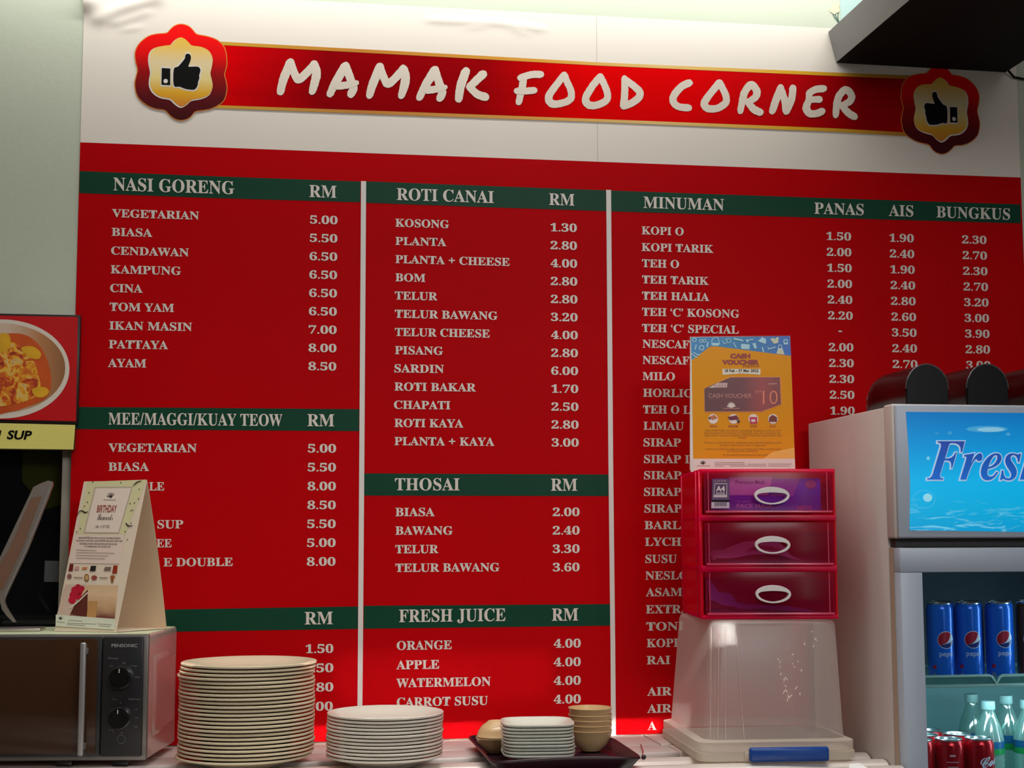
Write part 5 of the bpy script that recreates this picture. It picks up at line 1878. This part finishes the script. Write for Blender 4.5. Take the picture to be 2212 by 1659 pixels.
def can_text(s, wdt, R, z0, m, parent, style, dr, a0, x_left=None, bold=0.0, rot=0.0):
    V, Fc = glyphs(s, style, bold)
    a, b = min(v[0] for v in V), max(v[0] for v in V)
    k = wdt / (b - a)
    xl = -wdt / 2 if x_left is None else x_left
    V2 = [(xl + (x - a) * k, y * k + (x - a) * k * rot) for x, y in V]
    return wrap('lettering', V2, Fc, R, z0, m, parent, dr, a0)


def globe(t, R):
    a0 = R_(-90 + GA[0])
    r = 0.0185
    z0 = 0.090
    cpts = lambda q, s=0, e=360, n=28: [(q * math.cos(R_(s + (e - s) * i / n)), q * math.sin(R_(s + (e - s) * i / n))) for i in range(n + (0 if e - s == 360 else 1))]
    wpoly('logo_ring', cpts(r), R, z0, M['logow'], t, 0.0003, a0)
    wpoly('logo_disc', cpts(r * 0.93), R, z0, M['logob'], t, 0.0006, a0)
    red = [(x * r * 0.93, y * r * 0.93) for x, y in ([(-0.68, -0.60), (-0.1, -0.42), (0.25, -0.10), (0.50, 0.35)] + [(math.cos(R_(d)), math.sin(R_(d))) for d in range(52, 222, 12)])]
    wpoly('logo_red', red, R, z0, M['logor'], t, 0.0009, a0)
    wh = [(x * r * 0.93, y * r * 0.93) for x, y in [(-0.68, -0.60), (-0.1, -0.42), (0.25, -0.10), (0.50, 0.35), (0.60, 0.76), (0.85, 0.50), (0.95, 0.05), (0.60, -0.25), (0.1, -0.44)]]
    wpoly('logo_white', wh, R, z0, M['logow'], t, 0.0012, a0)
    can_text('pepsi', 0.030, R, 0.056, M['logow'], t, 'sans', 0.0004, a0)
    wpoly('round_mark', [(0.0045 * math.cos(k * 0.628) - 0.026, 0.0045 * math.sin(k * 0.628)) for k in range(10)], R, 0.033, M['logor'], t, 0.0004, a0)
    wpoly('round_mark', [(0.0055 * math.cos(k * 0.628) - 0.026, 0.0055 * math.sin(k * 0.628)) for k in range(10)], R, 0.014, mat('mark_grey', (110, 130, 160), 0.4), t, 0.0004, a0)


GA = [0]
RP = 0.0283
zcan = zs1 - 0.002
zc1 = zs2 + 0.0045
YC = FY0 + 0.10
Hp = onY(2032, 1302, YC).z - zc1
for k, (px, ga, w) in enumerate([(2032, 4, 'leftmost'), (2093, -2, 'second from the left'), (2159, 3, 'third from the left')]):
    p = onY(px, 1400, YC)
    GA[0] = ga - 4
    can('cola_can', RP, Hp, M['canblue'], 'tall blue cola can, %s in the front row of the fridge' % w, 'blue cans on the upper shelf', (p.x, YC, zc1), 0, globe)
for k, px in enumerate((2036, 2097, 2162, 2226)):
    p = onY(px, 1400, YC + 0.064)
    can('cola_can', RP, Hp, M['canblue'], 'blue can behind the %s front can on the upper fridge shelf' % ('first', 'second', 'third', 'brown')[k], 'second row of cans on the upper shelf', (p.x, YC + 0.064, zc1), 0)
p = onY(2226, 1400, YC)


def brown(t, R):
    wpoly('white_ring', [(0.018 * math.cos(k * 0.35) - 0.01, 0.020 * math.sin(k * 0.35)) for k in range(18)], R, 0.088, M['logow'], t, 0.0003)
    wpoly('brown_disc', [(0.015 * math.cos(k * 0.35) - 0.01, 0.017 * math.sin(k * 0.35)) for k in range(18)], R, 0.088, mat('disc_brown', (70, 34, 30), 0.4), t, 0.0006)
    wpoly('red_band', [(-0.03, -0.02), (0.03, -0.02), (0.03, 0.03), (-0.03, 0.03)], R, 0.025, mat('band_wine', (130, 30, 60), 0.4), t, 0.0003)


can('malt_can', RP, Hp, M['canbrown'], 'brown and wine red can at the right edge of the upper fridge shelf', 'brown can', (p.x, YC, zc1), 0, brown)

# lower shelf: red cans and water bottles
zc3 = zs3 + 0.0045
YR = FY0 + 0.095
RC = 0.0318
HC = onY(2050, 1595, YR).z - zc3


def cola(t, R):
    can_text('Coca', 0.060, R, HC - 0.060, M['logow'], t, 'script', 0.0004, R_(-112), x_left=0.0, bold=0.012, rot=0.22)


def colaback(t, R):
    for k, (z, hgt, w_) in enumerate(((HC - 0.034, 0.004, 0.012), (HC - 0.046, 0.0015, 0.026), (HC - 0.056, 0.0015, 0.022), (HC - 0.078, 0.014, 0.032))):
        wpoly('fine_print', [(-0.006 - w_ / 2, 0), (-0.006 + w_ / 2, 0), (-0.006 + w_ / 2, hgt), (-0.006 - w_ / 2, hgt)], R, z, mat('pink_print', (205, 150, 160), 0.4), t, 0.0004)


for px, w, dc in ((1985, 'leftmost red can, partly hidden by the door frame of the fridge', None), (2050, 'red can with small print on the lower fridge shelf', colaback), (2115, 'red can with white script lettering on the lower fridge shelf', cola)):
    p = onY(px, 1640, YR)
    can('soda_can', RC, HC, M['canred'], w, 'red cans on the lower shelf', (p.x, YR, zc3), 0, dc)
for k, (px, dy) in enumerate(((1998, 0.070), (2068, 0.070), (2006, 0.14))):
    p = onY(px, 1600, YR + dy)
    can('soda_can', RC, HC, M['canred'], ('can behind the leftmost red can on the lower shelf', 'can behind the red can with small print', 'rearmost can at the left of the lower fridge shelf')[k],
        'second row of red cans', (p.x, YR + dy, zc3), 0)

M['water'] = plastic('water_bottle', (190, 220, 215), 0.66, 0.08, 0.16, (190, 235, 228))
M['capw'] = mat('cap_white', (140, 172, 172), 0.45)


def bottle(px, dy, topy, label, green=True):
    yb_ = YR + dy
    p = onY(px, topy, yb_)
    Hb = p.z - zc3
    R = 0.0315
    t = thing('water_bottle', label, 'bottle', (p.x, yb_, zc3), 0, 'water bottles on the lower shelf')
    prof = [(0, 0.006), (R * 0.6, 0.0), (R * 0.92, 0.002), (R, 0.012)]
    for k in range(4):
        z = 0.02 + k * 0.011
        prof += [(R, z), (R * 0.95, z + 0.005)]
    zl0, zl1 = 0.066, Hb - 0.085
    prof += [(R, zl0), (R, zl1), (R * 0.97, zl1 + 0.006), (R * 0.80, zl1 + 0.030), (R * 0.50, zl1 + 0.054), (R * 0.40, Hb - 0.022), (R * 0.40, Hb - 0.014)]
    lathe('body', prof, M['water'], t, seg=32)
    lathe('cap', [(0, Hb - 0.018), (0.0145, Hb - 0.018), (0.0150, Hb - 0.015), (0.0148, Hb - 0.002), (0.0138, Hb), (0, Hb)], M['capw'], t, seg=28)
    zm = zl0 + (zl1 - zl0) * 0.45
    lathe('label_blue', [(R + 0.0004, zm), (R + 0.0004, zl1)], mat('label_blue', (8, 76, 120), 0.35), t, seg=32)
    lathe('label_green', [(R + 0.0004, zl0), (R + 0.0004, zm)], mat('label_green', (10, 120, 60), 0.35), t, seg=32)
    return t


bottle(2134, 0.085, 1514, 'water bottle right behind the red can with white script')
bottle(2172, 0.150, 1502, 'water bottle further back to the right of the red cans')
bottle(2218, 0.080, 1512, 'water bottle cut by the right edge of the photo')
bottle(2098, 0.225, 1499, 'rearmost water bottle near the back wall of the fridge')

# ------------------------------------------------------------------ black rounded bins on the fridge
M['binb'] = mat('black_gloss_plastic', (7, 6, 8), 0.3, spec=0.4)
YA = FY0 + 0.085
for k, px in enumerate((2001, 2131, 2259)):
    pb_ = onY(px, 800, YA)
    w_ = 0.0485
    zb0 = FZ + 0.001
    Ht = onY(px, 787, YA).z - zb0
    t = thing('rounded_bin', ('leftmost', 'second', 'rightmost')[k] + ' black round topped bin lying on top of the fridge', 'bin', (pb_.x, YA, zb0), 0, 'black bins on the fridge')

    def arch(s, y, dz=0.0, n=18):
        out = [(-w_ * s * 1.02, y, 0.0)]
        for i in range(n + 1):
            a = math.pi - math.pi * i / n
            out.append((w_ * s * math.cos(a), y, Ht - w_ * 1.1 * s + w_ * 1.1 * s * math.sin(a) - (1 - s) * 0.01 - dz))
        out.append((w_ * s * 1.02, y, 0.0))
        return out
    rs = [arch(0.97, -0.0005), arch(1.0, 0.0), arch(1.0, 0.005), arch(0.97, 0.008), arch(0.97, 0.18), arch(0.93, 0.215, 0.004), arch(0.80, 0.242, 0.016), arch(0.5, 0.255, 0.05)]
    nn = len(rs[0])
    V = [p for r_ in rs for p in r_]
    Fc = []
    for l in range(len(rs) - 1):
        for i in range(nn):
            j = (i + 1) % nn
            Fc.append((l * nn + i, l * nn + j, (l + 1) * nn + j, (l + 1) * nn + i))
    Fc.append(tuple(range((len(rs) - 1) * nn, len(rs) * nn)))
    o = mesh('shell', V, Fc, M['binb'], t, smooth=True)
    lidr = [arch(0.955, -0.0025), arch(0.965, -0.0006)]
    V = lidr[0] + lidr[1]
    mesh('front_lid', V, [tuple(range(nn))] + [(i, (i + 1) % nn, (i + 1) % nn + nn, i + nn) for i in range(nn)], M['binb'], t)
    tube('lid_rim', [(x, y - 0.0015, z) for x, y, z in arch(1.0, 0.0)[1:-1]], 0.0016, mat('rim_highlight', (70, 70, 74), 0.12, spec=0.9), t, seg=6)  # front rim, its highlight line painted as a lighter grey

# ------------------------------------------------------------------ paper scrap at the bottom right
ps = [onZ(1834, 1651, CZ + 0.0012), onZ(1856, 1649, CZ + 0.0012), onZ(1878, 1662, CZ + 0.0012), onZ(1836, 1672, CZ + 0.0012)]
cn = sum(ps, Vector()) / 4
V = [tuple(p - cn) for p in ps] + [tuple(p - cn + Vector((0, 0, 0.001))) for p in ps]
o = mesh('paper_slip', V, [(0, 1, 2, 3), (7, 6, 5, 4), (0, 4, 5, 1), (1, 5, 6, 2), (2, 6, 7, 3), (3, 7, 4, 0)], mat('white_paper', (240, 240, 238), 0.6))
o.location = cn
tag(o, 'small white paper slip in front of the storage box', 'paper')
